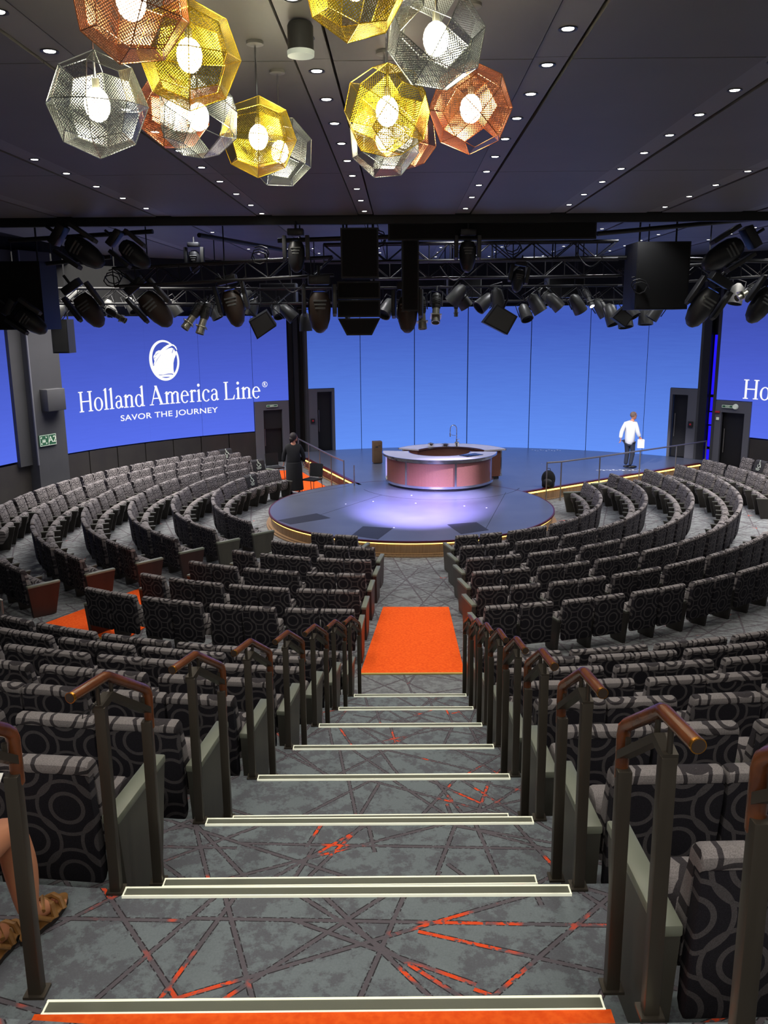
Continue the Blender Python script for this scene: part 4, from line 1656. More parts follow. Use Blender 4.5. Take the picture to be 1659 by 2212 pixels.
# ------------------------------------------------------------------ round bar on the stage
def counter(c, r0, r1, a0, a1, label, panels, group):
    t = thing('bar_counter', (c[0], c[1], STAGE_Z), label, 'bar counter', group)
    o = (0, 0)
    MB().arc(o, r0 + .06, r1 - .07, a0 + 1.5, a1 - 1.5, 0.002, 0.085, 48).build('plinth', M['black'], t)
    MB().arc(o, r0 + .03, r1 - .03, a0 + .6, a1 - .6, 0.085, 0.86, 48).build('carcass', M['bar_panel'], t, smooth=False)
    MB().arc(o, r1 - .05, r1 + .015, a0 + .3, a1 - .3, 0.085, 0.15, 48).build('steel_skirt', M['chrome'], t)
    MB().arc(o, r1 - .05, r1 + .005, a0 + .3, a1 - .3, 0.80, 0.865, 48).build('steel_band', M['chrome'], t)
    for a in panels:
        MB().arc(o, r1 - .04, r1 + .012, a - 1.0, a + 1.0, 0.14, 0.81, 2).build('steel_upright', M['chrome'], t)
    MB().arc(o, r0 - .04, r1 + .10, a0 - 2, a1 + 2, 0.872, 0.915, 48).build('countertop', M['bar_top'], t)
    MB().arc(o, r1 + .09, r1 + .112, a0 - 2, a1 + 2, 0.868, 0.918, 48).build('steel_edge', M['chrome'], t)
    MB().arc(o, r0 - .055, r0 - .035, a0 - 2, a1 + 2, 0.868, 0.918, 48).build('steel_edge', M['chrome'], t)
    return t


fb = counter((1.65, 25.05), 0.95, 1.58, -97, 84, 'curved bar counter front half with copper-brown panels and steel trim', (-94, -40, 13, 66), 'bar counters on the stage')
bb = counter((1.98, 24.98), 1.10, 1.66, 108, 238, 'rear curved bar counter carrying the tall tap', (110, 150, 195, 236), 'bar counters on the stage')
p = at_z(1018, 983, STAGE_Z + .92)
hb = thing('induction_hob', (p.x, p.y, STAGE_Z + 0.917), 'dark glass cooking hob set on the right of the front bar top', 'hob', rotz=R(38))
MB().rbox((0, 0, 0.006), (0.62, 0.36, 0.012), 0.004).build('glass_plate', M['hob'], hb)
rg = MB()
for xx in (-.15, .15):
    rg.arc((xx, 0), 0.085, 0.09, 0, 360, 0.012, 0.0135, 24)
rg.build('zone_ring', M['rig_silver'], hb, smooth=False)
p = Vector((2.26, 26.28, STAGE_Z + 0.917))
fa = thing('bar_tap', p, 'tall chrome spring-neck tap on the rear bar counter', 'tap')
MB().lathe([(0.035, 0), (0.035, 0.02), (0.022, 0.03), (0.02, 0.2), (0.016, 0.22)], 16).build('tap_body', M['chrome'], fa)
arcp = [(0, 0, .2), (0, 0, .5)] + [(-0.10 + 0.10 * math.cos(a), 0, .5 + 0.13 * math.sin(a)) for a in [PI * k / 10 for k in range(1, 11)]] + [(-.2, 0, .42), (-.2, 0, .36)]
MB().tube(arcp, 0.013, n=10).build('spring_neck', M['chrome'], fa)
MB().cyl((-.2, 0, .38), (-.2, 0, .27), 0.02, 0.017, 12).build('spray_head', M['chrome'], fa)
MB().cyl((0, 0, .16), (0.09, 0, .2), 0.008, n=8).build('lever', M['chrome'], fa)
MB().tube([(0, 0, .3), (-.1, 0, .31), (-.2, 0, .33)], 0.006, n=8).build('holder_arm', M['chrome'], fa)
p = at_z(815, 1000, STAGE_Z)
bx = thing('cardboard_box', (p.x, p.y, STAGE_Z + .002), 'tall brown cardboard box standing on the stage left of the bar', 'box', rotz=R(12))
MB().rbox((0, 0, 0.38), (0.30, 0.28, 0.72), 0.008).build('carton', M['cardboard'], bx)
MB().box((0, -0.002, 0.742), (0.306, 0.07, 0.004)).build('packing_tape', M['rig_grey'], bx)
MB().rbox((0, 0, 0.012), (0.27, 0.25, 0.022), 0.004).build('base_plate', M['rig_brown'], bx)
lg = MB()
lg.box((-0.04, -0.141, 0.56), (0.09, 0.003, 0.05))
lg.box((0.06, -0.141, 0.60), (0.05, 0.003, 0.02))
lg.build('printed_label', M['rig_grey'], bx, smooth=False)
# small equipment left inside and on the bar
for k, (dx, dy, w_, h_) in enumerate(((-.35, .25, .18, .16), (.1, .45, .22, .12), (.45, .3, .14, .2))):
    o = thing('utensil_pot', (1.8 + dx, 25.95 + dy * .4, STAGE_Z + 0.917), ['low steel pot', 'wide steel tray', 'tall steel canister'][k] + ' on the rear counter of the round bar', 'kitchenware')
    MB().lathe([(w_ * .42, 0.0), (w_ * .5, 0.02), (w_ * .5, h_ * .6), (w_ * .52, h_ * .62)], 20).build('vessel', M['chrome'], o)
    MB().lathe([(w_ * .52, h_ * .62), (w_ * .3, h_ * .7), (0.012, h_ * .72), (0.012, h_ * .8)], 20).build('lid', M['rail_steel'], o)

# backpack on the stage by the right railing
p = at_z(1184, 1052, STAGE_Z)
bp = thing('backpack', (p.x, p.y, STAGE_Z), 'black backpack standing on the stage edge beside the right railing', 'bag', rotz=R(-20))
MB().ell((0, 0, 0.24), (0.2, 0.14, 0.25), 16, 12).rbox((0, 0, 0.12), (0.34, 0.24, 0.235), 0.04).build('bag_body', M['black_cloth'], bp)
MB().ell((0, -0.12, 0.15), (0.14, 0.07, 0.12), 14, 10).build('front_pocket', M['black'], bp)
MB().tube([(-.05, 0, .47), (-.04, 0, .54), (.04, 0, .54), (.05, 0, .47)], 0.01, n=6).build('carry_loop', M['black'], bp)

# ------------------------------------------------------------------ stage railings
def stage_rail(pts, label):
    """pts: (x, y, z_base, height)"""
    t = thing('stage_railing', (pts[0][0], pts[0][1], pts[0][2]), label, 'railing', 'steel railings at the stage sides')
    o = Vector((pts[0][0], pts[0][1], pts[0][2]))
    tops = []
    for x, y, z, h in pts:
        q = Vector((x, y, z)) - o
        MB().cyl(q, q + Vector((0, 0, h)), 0.019, n=10).build('post', M['rail_steel'], t)
        MB().cyl(q, q + Vector((0, 0, 0.012)), 0.04, n=14).build('foot_plate', M['rail_steel'], t)
        tops.append(q + Vector((0, 0, h)))
    MB().tube(tops, 0.024, n=12).build('top_rail', M['rail_steel'], t)
    return t


stage_rail([(4.55, 23.55, 0.2, 1.15), (5.02, 23.88, 0.2, 1.12), (6.35, 24.85, 0.2, 1.10), (7.85, 25.93, 0.2, 1.10), (9.3, 26.95, 0.2, 1.10), (10.6, 27.9, 0.2, 1.10)],
           'long steel railing along the right edge of the stage')
stage_rail([(-1.18, 25.10, 0.2, 1.0), (-1.62, 26.2, 0.2, 1.0), (-2.05, 27.3, 0.2, 1.02), (-2.5, 28.4, 0.2, 1.05), (-2.95, 29.5, 0.2, 1.08)],
           'steel railing along the left ramp of the stage')
x_, y_ = -0.86, 24.62
o = MB().cyl((x_, y_, 0.5), (x_, y_, 1.15), 0.018, n=10).build('rail_post', M['rail_steel'])
tag(o, 'single dark post at the corner where the left ramp meets the round stage', 'post')
t = thing('corner_handrail', (-7.2, 11.2, .6), 'short metal handrail end at the left edge below the side seats', 'handrail')
p0 = at_z(8, 1345, 0.62)
t.location = p0
MB().cyl((0, 0, 0), (0, 0, .36), 0.02, n=10).build('post', M['rail_steel'], t)
MB().tube([(-.6, -.2, .42), (-.05, 0, .40), (0.01, .01, .36)], 0.024, n=10).build('top_rail', M['rail_steel'], t)


# ------------------------------------------------------------------ two stacking chairs near the left ramp
def stack_chair(loc, rz, label):
    t = thing('stacking_chair', loc, label, 'chair', 'black chairs at the left ramp', rz)
    MB().rbox((0, 0.0, 0.455), (0.46, 0.44, 0.05), 0.02).build('seat', M['black_cloth'], t)
    MB().profile([(-0.20, 0.50), (-0.255, 0.90), (-0.285, 0.89), (-0.235, 0.50)], -0.22, 0.22, 0.02).build('backrest', M['black_cloth'], t)
    for sx in (-1, 1):
        MB().tube([(sx * .2, .2, .44), (sx * .215, .23, 0)], 0.011, n=8).build('leg', M['rig_grey'], t)
        MB().tube([(sx * .2, -.2, .44), (sx * .215, -.27, 0)], 0.011, n=8).build('leg', M['rig_grey'], t)
        MB().tube([(sx * .22, -.21, .43), (sx * .225, -.27, .88)], 0.011, n=8).build('back_upright', M['rig_grey'], t)
    return t


p = at_z(596, 1040, 0.2)
stack_chair((p.x, p.y, .2), R(215), 'black stacking chair beside the end seats of the left rows')
p = at_z(652, 1070, 0.2)
stack_chair((p.x + .30, p.y + .15, .2), R(150), 'black stacking chair right behind the standing person in black')


# ------------------------------------------------------------------ people
def skin(name, joints, edges, mat_, parent, root=0, sub=2):
    me = bpy.data.meshes.new(name)
    me.from_pydata([j[:3] for j in joints], edges, [])
    o = bpy.data.objects.new(name, me)
    COL.objects.link(o)
    md = o.modifiers.new('skin', 'SKIN')
    md.use_smooth_shade = True
    for k, j in enumerate(joints):
        sv = me.skin_vertices[0].data[k]
        r = j[3]
        sv.radius = (r, r) if isinstance(r, (int, float)) else r
        sv.use_root = (k == root)
    sb = o.modifiers.new('sub', 'SUBSURF')
    sb.levels = sub
    sb.render_levels = sub
    dg = bpy.context.evaluated_depsgraph_get()
    m2 = bpy.data.meshes.new_from_object(o.evaluated_get(dg))
    bpy.data.objects.remove(o)
    bpy.data.meshes.remove(me)
    m2.name = name
    m2.materials.clear()
    m2.materials.append(mat_)
    m2.shade_smooth()
    return link(name, m2, parent)


def head_mesh(c, s_=1.0, yaw=0.0):
    """head facing local +x, turned by yaw"""
    mb = MB()
    T = Matrix.Translation(c) @ Matrix.Rotation(yaw, 4, 'Z') @ Matrix.Scale(s_, 4)
    mb.ell((0, 0, 0.01), (0.098, 0.076, 0.118), 18, 14, T)
    mb.ell((0.03, 0, -0.06), (0.062, 0.056, 0.062), 14, 10, T)
    mb.add([(0.09, -.014, -.018), (0.09, .014, -.018), (0.098, 0, .03), (0.122, 0, -.016)], [(0, 1, 3), (0, 3, 2), (1, 2, 3), (0, 2, 1)], T)
    for sy in (-1, 1):
        mb.ell((-0.008, sy * .077, -.002), (.018, .009, .03), 8, 6, T)
        mb.ell((0.083, sy * .03, .012), (.012, .014, .008), 8, 6, T)
    mb.ell((0.084, 0, -.052), (.012, .026, .007), 8, 6, T)
    return mb


def hand(base, d, up, s_=1.0, curl=0.5):
    """list of finger chains from a palm"""
    base, d, up = Vector(base), Vector(d).normalized(), Vector(up).normalized()
    side = d.cross(up).normalized()
    mb = MB()
    palm = base + d * 0.045 * s_
    X = Matrix.Translation(palm) @ Matrix((side, d, up)).transposed().to_4x4()
    mb.ell((0, 0, 0), (0.042 * s_, 0.052 * s_, 0.017 * s_), 12, 8, X)
    for k, (off, ln) in enumerate(((-.03, .068), (-.010, .078), (.010, .074), (.029, .058))):
        p0 = base + side * off * s_ + d * 0.08 * s_
        p1 = p0 + (d * math.cos(curl) - up * math.sin(curl)) * ln * .5 * s_
        p2 = p1 + (d * math.cos(curl * 2) - up * math.sin(curl * 2)) * ln * .5 * s_
        mb.tube([p0 - d * .02 * s_, p0, p1, p2], [.0095 * s_, .0092 * s_, .0085 * s_, .006 * s_], n=8)
    p0 = base - side * .03 * s_ + d * .025 * s_
    p1 = p0 + (d * .6 - side * .8).normalized() * .035 * s_
    p2 = p1 + (d * .9 - side * .2 - up * .3).normalized() * .03 * s_
    mb.tube([p0, p1, p2], [.012 * s_, .0105 * s_, .007 * s_], n=8)
    return mb


def join_into(o, mb):
    me = o.data
    bm = bmesh.new()
    bm.from_mesh(me)
    n = len(bm.verts)
    vs = [bm.verts.new(p) for p in mb.v]
    for f in mb.f:
        try:
            bm.faces.new([vs[i] for i in f])
        except ValueError:
            pass
    bmesh.ops.recalc_face_normals(bm, faces=bm.faces[:])
    bm.to_mesh(me)
    bm.free()
    me.shade_smooth()


# man in the white jacket walking to the right along the stage
mp_ = at_z(1357, 1011, STAGE_Z)
man = thing('person', (mp_.x, mp_.y, STAGE_Z), 'person in white jacket and dark trousers walking on the stage holding papers', 'person')
J = [(0.0, 0, 0.93, .11), (0.01, 0, 1.18, .11), (0.02, 0, 1.40, .11), (0.05, 0, 1.52, .06), (0.07, 0, 1.60, .06),
     (-0.15, .05, 1.41, .05), (-0.27, .04, 1.16, .045), (-0.29, .0, 0.95, .03),
     (0.15, -.06, 1.41, .05), (0.21, -.10, 1.17, .045), (0.30, -.06, 0.99, .03),
     (-0.07, .05, 0.88, .085), (-0.05, .06, 0.50, .058), (-0.08, .08, 0.10, .042),
     (0.08, -.04, 0.88, .085), (0.10, -.02, 0.50, .058), (0.03, -.04, 0.10, .042)]
Ed = [(0, 1), (1, 2), (2, 3), (3, 4), (2, 5), (5, 6), (6, 7), (2, 8), (8, 9), (9, 10), (0, 11), (11, 12), (12, 13), (0, 14), (14, 15), (15, 16)]
body = skin('body', J, Ed, M['skin'], man)
join_into(body, head_mesh((0.085, -.01, 1.685), 1.0, R(15)))
join_into(body, hand((-0.29, 0, 0.955), (-.05, .0, -1), (1, 0, 0), 1.0, .4))
join_into(body, hand((0.30, -.06, 1.0), (.55, .1, -.85), (0, 1, 0), 1.0, .7))
JJ = [(-0.01, 0, 0.70, (.20, .17)), (0.0, 0, 1.05, (.195, .16)), (0.02, 0, 1.36, (.20, .155)), (0.045, 0, 1.52, (.085, .08)),
      (-0.15, .05, 1.42, .085), (-0.26, .05, 1.17, .07), (-0.298, .01, 0.95, .06),
      (0.16, -.06, 1.42, .085), (0.205, -.10, 1.19, .072), (0.295, -.07, 1.01, .06)]
skin('jacket', JJ, [(0, 1), (1, 2), (2, 3), (2, 4), (4, 5), (5, 6), (2, 7), (7, 8), (8, 9)], M['white_cloth'], man)
TJ = [(0.0, 0, 0.95, .16), (-0.06, .05, 0.82, .10), (-0.04, .06, 0.48, .078), (-0.07, .08, 0.09, .066), (0.08, -.04, 0.82, .10), (0.11, -.02, 0.48, .078), (0.04, -.04, 0.09, .066)]
skin('trousers', TJ, [(0, 1), (1, 2), (2, 3), (0, 4), (4, 5), (5, 6)], M['navy_cloth'], man)
for x0, y0 in ((-0.05, .08), (0.07, -.04)):
    MB().ell((x0 + .05, y0, .045), (.15, .052, .045), 14, 8).build('shoe', M['shoe'], man)
hr = MB().ell((0.062, -.015, 1.715), (0.098, 0.088, 0.10), 16, 12)
hr.build('hair', M['hair_grey'], man)
pp = thing('papers', (mp_.x + 0.33, mp_.y - .09, STAGE_Z + 0.80), 'white sheets of paper in the hand of the person in the white jacket', 'paper')
MB().box((0, 0, 0), (0.21, 0.012, 0.28)).build('sheet', M['paper'], pp, smooth=False)
MB().box((0.012, -0.012, -0.008), (0.205, 0.004, 0.27)).build('sheet', M['paper'], pp, smooth=False)

# person in black standing at the left ramp
wp = at_z(637, 1068, 0.2)
wm = thing('person', (wp.x, wp.y, 0.2), 'person in long black clothes standing with back turned by the left ramp', 'person')
J = [(0, 0, 0.95, .14), (0, 0, 1.2, .13), (0.0, 0, 1.42, .14), (0.0, 0, 1.54, .06), (0.02, 0, 1.62, .06),
     (-0.19, 0, 1.44, .06), (-0.29, .0, 1.18, .045), (-0.30, .0, 0.98, .032),
     (0.19, 0, 1.44, .06), (0.28, .02, 1.18, .045), (0.29, .06, 0.98, .032),
     (-0.09, 0, 0.88, .09), (-0.10, 0, 0.48, .06), (-0.11, 0, 0.09, .045),
     (0.09, 0, 0.88, .09), (0.10, 0, 0.48, .06), (0.14, 0, 0.09, .045)]
body = skin('body', J, Ed, M['skin'], wm)
join_into(body, head_mesh((0.03, 0.01, 1.71), 1.0, R(28)))
join_into(body, hand((-0.30, 0, 0.985), (0, .05, -1), (1, 0, 0), 1.0, .5))
join_into(body, hand((0.29, .06, 0.985), (0, .1, -1), (-1, 0, 0), 1.0, .5))
JJ = [(0, 0, 0.80, (.245, .19)), (0, 0, 1.12, (.215, .17)), (0, 0, 1.38, (.215, .165)), (0.0, 0, 1.57, (.085, .08)),
      (-0.19, 0, 1.43, .088), (-0.285, 0, 1.2, .07), (-0.308, 0, 0.98, .062), (0.19, 0, 1.43, .088), (0.28, .02, 1.2, .07), (0.295, .06, 0.98, .062)]
skin('blouse', JJ, [(0, 1), (1, 2), (2, 3), (2, 4), (4, 5), (5, 6), (2, 7), (7, 8), (8, 9)], M['black_cloth'], wm)
MB().lathe([(0.22, 0.98), (0.24, 0.85), (0.25, 0.5), (0.27, 0.16), (0.25, 0.15)], 24).build('skirt', M['black_cloth'], wm)
for x0 in (-.11, .14):
    MB().ell((x0, .04, .045), (.05, .12, .045), 12, 8).build('shoe', M['shoe'], wm)
MB().ell((0.005, -0.005, 1.745), (0.112, 0.115, 0.12), 16, 12).ell((-0.035, -0.03, 1.67), (0.085, 0.085, 0.08), 14, 10).build('hair', M['hair_dark'], wm)

# person sitting in the first tier seat at the left edge, mostly outside the photo
sp = thing('person', (-1.575, 2.42, 2.93), 'seated person at the left edge, bare legs and brown sandals showing', 'person')
J = [(0, 0, 0.52, .13), (0, -.02, 0.78, .125), (0, -.06, 1.0, .13), (0, -.06, 1.12, .055), (0, -.04, 1.19, .055),
     (-0.19, -.06, 1.02, .055), (-0.24, .08, 0.78, .045), (-0.10, .26, .68, .03),
     (0.19, -.06, 1.02, .055), (0.23, .08, 0.78, .045), (0.02, .28, .68, .03),
     (-0.10, .05, 0.53, .09), (-0.02, .44, 0.50, .062), (0.05, .38, 0.29, .062), (0.105, .33, 0.09, .04), (0.11, .44, 0.055, .036),
     (0.10, .05, 0.53, .09), (0.17, .44, 0.49, .062), (0.188, .455, 0.30, .067), (0.195, .465, 0.10, .040), (0.205, .545, 0.062, .036), (0.228, .60, 0.04, .030)]
Es = [(0, 1), (1, 2), (2, 3), (3, 4), (2, 5), (5, 6), (6, 7), (2, 8), (8, 9), (9, 10), (0, 11), (11, 12), (12, 13), (13, 14), (14, 15), (0, 16), (16, 17), (17, 18), (18, 19), (19, 20), (20, 21)]
body = skin('body', J, Es, M['skin2'], sp)
join_into(body, head_mesh((0, -.02, 1.29), 1.0, R(90)))
join_into(body, hand((-0.10, .26, .68), (.6, .6, -.1), (0, 0, 1), 1.0, .5))
join_into(body, hand((0.02, .28, .68), (-.5, .7, -.1), (0, 0, 1), 1.0, .5))
toes = MB()
for k in range(5):
    toes.ell((0.215 + .016 * k - .012, .645 - .008 * abs(k - 1), .032), (.011 - .001 * (k == 4), .017, .011), 8, 6)
join_into(body, toes)
SJ = [(0, 0, 0.53, .15), (-0.10, .08, 0.53, .115), (-0.05, .34, 0.515, .095), (0.10, .08, 0.53, .115), (0.15, .30, 0.51, .095)]
skin('shorts', SJ, [(0, 1), (1, 2), (0, 3), (3, 4)], M['grey_cloth'], sp)
JJ = [(0, 0, 0.58, .165), (0, -.03, 0.8, .16), (0, -.06, 1.0, .16), (0, -.06, 1.1, .07), (-0.2, -.05, 1.0, .08), (-0.24, .04, .86, .07), (0.2, -.05, 1.0, .08), (0.24, .04, .86, .07)]
skin('shirt', JJ, [(0, 1), (1, 2), (2, 3), (2, 4), (4, 5), (2, 6), (6, 7)], M['white_cloth'], sp)
MB().ell((0, -.045, 1.325), (0.085, 0.10, 0.10), 14, 10).build('hair', M['hair_grey'], sp)
for sx, (fx, fy, ry) in ((1, (0.212, .55, R(-14))), (-1, (0.108, .39, 0))):
    T = Matrix.Translation((fx, fy, 0)) @ Matrix.Rotation(ry, 4, 'Z')
    sd = MB()
    out = [(.045 * math.sin(a) * (1.05 if math.cos(a) > 0 else .82), .145 * math.cos(a)) for a in [2 * PI * k / 20 for k in range(20)]]
    sd.prism(out, 0.002, 0.022, T)
    s_o = sd.build('sandal', M['sole'], sp)
    st2 = MB()
    for yy, hh in ((.075, .062), (.02, .078)):
        st2.tube([(-.048, yy - .01, .02), (-.04, yy, hh * .75), (-.01, yy + .004, hh), (.025, yy, hh * .9), (.046, yy - .01, .02)], .0125, n=8, M=T)
    st2.tube([(-.042, -.02, .03), (-.036, -.08, .085), (0, -.125, .10), (.036, -.08, .085), (.042, -.02, .03)], .010, n=8, M=T)
    st2.tube([(-.036, -.05, .09), (0, .0, .11), (.036, -.05, .09)], .011, n=8, M=T)
    st2.build('strap', M['sandal'], s_o)
    MB().prism([(p_[0] * 1.02, p_[1] * 1.0) for p_ in out], 0.022, 0.028, T).build('footbed', M['sandal'], s_o)
pl2 = MB().box((0, 0, 0), (0.21, 0.003, 0.28), Matrix.Rotation(R(-60), 4, 'X')).build('programme_sheet', M['paper'], None, smooth=False)
pl2.location = (-1.52, 2.76, 3.56)
tag(pl2, 'white paper sheet held by the seated person at the left edge', 'paper')

# ------------------------------------------------------------------ lighting rig
def rig_pt(x, y, Y):
    return at_y(x, y, Y)


def pipe(p0, p1, r, label, hang=True):
    t = thing('rig_pipe', p0, label, 'rig pipe', 'pipes of the lighting rig')
    d = Vector(p1) - Vector(p0)
    MB().cyl((0, 0, 0), d, r, n=10).build('pipe_tube', M['black'], t)
    if hang:
        n = max(2, int(d.length / 2.2))
        for k in range(n):
            q = d * ((k + .5) / n)
            MB().cyl(q, q + Vector((0, 0, CEIL + .1 - Vector(p0).z - q.z)), 0.018, n=6).build('hanger', M['black'], t)
    return t


def truss(p0, p1, w_, label):
    t = thing('lighting_truss', p0, label, 'truss', 'trusses of the lighting rig')
    p0, p1 = Vector(p0), Vector(p1)
    d = p1 - p0
    L = d.length
    T = Matrix.Rotation(math.atan2(d.y, d.x), 4, 'Z') @ Matrix.Rotation(-math.atan2(d.z, math.hypot(d.x, d.y)), 4, 'Y')
    mb = MB()
    h = w_ / 2
    for a in (-h, h):
        for b in (-h, h):
            mb.cyl((0, a, b), (L, a, b), 0.026, n=8, M=T)
    mb.build('chords', M['black'], t)
    br = MB()
    n = max(2, int(L / w_ / 1.2))
    for k in range(n):
        x0, x1 = L * k / n, L * (k + 1) / n
        s_ = 1 if k % 2 else -1
        for a in (-h, h):
            br.cyl((x0, a, -h * s_), (x1, a, h * s_), 0.012, n=6, M=T)
        br.cyl((x0, -h, h * s_), (x1, h, h * s_), 0.012, n=6, M=T)
        br.cyl((x0, -h, -h), (x0, h, -h), 0.012, n=6, M=T)
        br.cyl((x0, -h, -h), (x0, -h, h), 0.012, n=6, M=T)
    br.build('bracing', M['black'], t)
    for k in (0.15, 0.5, 0.85):
        q = d * k
        MB().cyl(q + Vector((0, 0, h)), q + Vector((0, 0, CEIL + .1 - p0.z - q.z)), 0.014, n=6).build('hanger', M['black'], t)
    return t


for (a, b, Y, w_, lb) in (((250, 600), (720, 575), 17.4, .34, 'black truss across the left of the rig above the left video wall'),
                          ((700, 548), (1330, 540), 18.2, .34, 'black truss across the centre of the rig under the ceiling beam'),
                          ((800, 585), (1340, 578), 20.0, .36, 'second black truss lower in the centre of the rig'),
                          ((-60, 640), (560, 640), 21.5, .36, 'far black truss carrying the small lights at the left'),
                          ((560, 640), (1360, 632), 22.5, .36, 'far black truss carrying the small lights in the middle'),
                          ((1340, 600), (1720, 575), 19.5, .34, 'black truss at the right of the rig')):
    truss(rig_pt(*a, Y), rig_pt(*b, Y + .1), w_, lb)
for (a, b, Y, Y2, lb) in (((430, 508), (640, 545), 17.0, 21, 'thin black pipe slanting below the left ceiling'),
                          ((330, 500), (20, 520), 17.0, 17.5, 'black pipe near the left ceiling edge'),
                          ((600, 520), (840, 512), 17.2, 17.2, 'black pipe beside the dark central panel'),
                          ((1290, 505), (1659, 470), 17.2, 17.6, 'black pipe running to the right edge under the ceiling'),
                          ((1130, 560), (1380, 556), 18.8, 18.8, 'black pipe left of the big right cabinet'),
                          ((1480, 560), (1700, 565), 18.8, 18.8, 'black pipe right of the big right cabinet'),
                          ((0, 580), (240, 555), 18.0, 18.0, 'black pipe behind the left cabinet')):
    pipe(rig_pt(*a, Y), rig_pt(*b, Y2), 0.045, lb, False)


def cabinet(x0, y0, x1, y1, Y, depth, label, taper=0.0, hang=True, name='speaker_cabinet', n=1, mat_='black', bottom=0.0):
    a, b = rig_pt(x0, y0, Y), rig_pt(x1, y1, Y)
    w_, h_ = b.x - a.x, a.z - b.z
    t = thing(name, ((a.x + b.x) / 2, Y, b.z), label, 'loudspeaker' if 'speaker' in name else 'rig box')
    for k in range(n):
        z0, z1 = h_ * k / n, h_ * (k + 1) / n - (.02 if n > 1 else 0)
        tb = bottom if k == 0 else 0
        pr = [(-w_ / 2 + tb, z0), (w_ / 2 - tb, z0), (w_ / 2, z1), (-w_ / 2, z1)]
        vs = [(x, 0, z) for x, z in pr] + [(x, depth, z) for x, z in pr]
        MB().add(vs, [(0, 1, 2, 3), (7, 6, 5, 4), (0, 4, 5, 1), (1, 5, 6, 2), (2, 6, 7, 3), (3, 7, 4, 0)]).build('cabinet_box', M[mat_], t, smooth=False)
        pr2 = [(-w_ / 2 + tb + .03, z0 + .03), (w_ / 2 - tb - .03, z0 + .03), (w_ / 2 - .03, z1 - .03), (-w_ / 2 + .03, z1 - .03)]
        MB().add([(x, -.012, z) for x, z in pr2] + [(x, 0.004, z) for x, z in pr2], [(0, 1, 2, 3), (7, 6, 5, 4), (0, 4, 5, 1), (1, 5, 6, 2), (2, 6, 7, 3), (3, 7, 4, 0)]).build('grille', M['ceiling_void'], t, smooth=False)
    if hang:
        for sx in (-1, 1):
            MB().cyl((sx * w_ * .35, depth / 2, h_), (sx * w_ * .35, depth / 2, CEIL + .1 - b.z), 0.02, n=8).build('hanger', M['black'], t)
    return t


cabinet(-60, 565, 98, 712, 17.6, 0.9, 'huge black loudspeaker cabinet hanging at the left edge of the rig')
cabinet(1378, 522, 1484, 668, 18.0, 0.9, 'huge black loudspeaker cabinet hanging right of centre in the rig')
cabinet(735, 492, 818, 600, 17.0, 0.6, 'rounded black rig box hanging just right of the left screen gap', name='rig_box')
cabinet(728, 606, 822, 724, 17.3, 0.6, 'black line-array speaker with tapered foot in front of the centre screen', n=3, bottom=.17)
cabinet(868, 500, 905, 672, 17.1, 0.5, 'slim tall black rig column in the centre of the rig', name='rig_box')
cabinet(838, 462, 1288, 516, 16.98, 0.25, 'long flat black panel under the front ceiling edge', name='rig_box', hang=False)
cabinet(108, 690, 150, 763, 22.0, 0.5, 'black speaker hanging before the upper left corner of the lettered screen')
cabinet(1185, 600, 1262, 642, 23.0, 0.6, 'pale grey rig box right of the centre of the rig', name='rig_box', mat_='duct')
cabinet(968, 600, 1040, 642, 23.0, 0.6, 'pale grey rig box in the middle of the rig', name='rig_box', mat_='duct')
cabinet(560, 612, 640, 655, 24.0, 0.6, 'pale grey rig box left of the centre of the rig', name='rig_box', mat_='duct')


def wedge(x, y, Y, s_, rot, label):
    t = thing('angled_speaker', rig_pt(x, y, Y), label, 'loudspeaker')
    t.rotation_euler = rot
    poly = [(-.5 * s_, -.3 * s_), (.42 * s_, -.38 * s_), (.5 * s_, .3 * s_), (-.3 * s_, .42 * s_)]
    MB().prism(poly, -.35 * s_, .35 * s_, Matrix.Rotation(PI / 2, 4, 'X')).build('cabinet_box', M['black'], t, smooth=False)
    MB().prism([(p_[0] * .86, p_[1] * .86) for p_ in poly], .35 * s_, .37 * s_, Matrix.Rotation(PI / 2, 4, 'X')).build('grille', M['rig_grey'], t, smooth=False)
    MB().cyl((0, 0, .3 * s_), (0, 0, .75 * s_), .02, n=8).build('yoke', M['black'], t)
    return t


wedge(1078, 690, 18.4, .62, (0, R(22), 0), 'black angled speaker hanging before the centre screen right of the silver spots')
wedge(566, 700, 19.0, .55, (R(10), R(-38), 0), 'black angled speaker hanging over the gap left of the centre screen')
wedge(1342, 686, 20, .4, (0, R(30), 0), 'small black speaker low beside the big right cabinet')


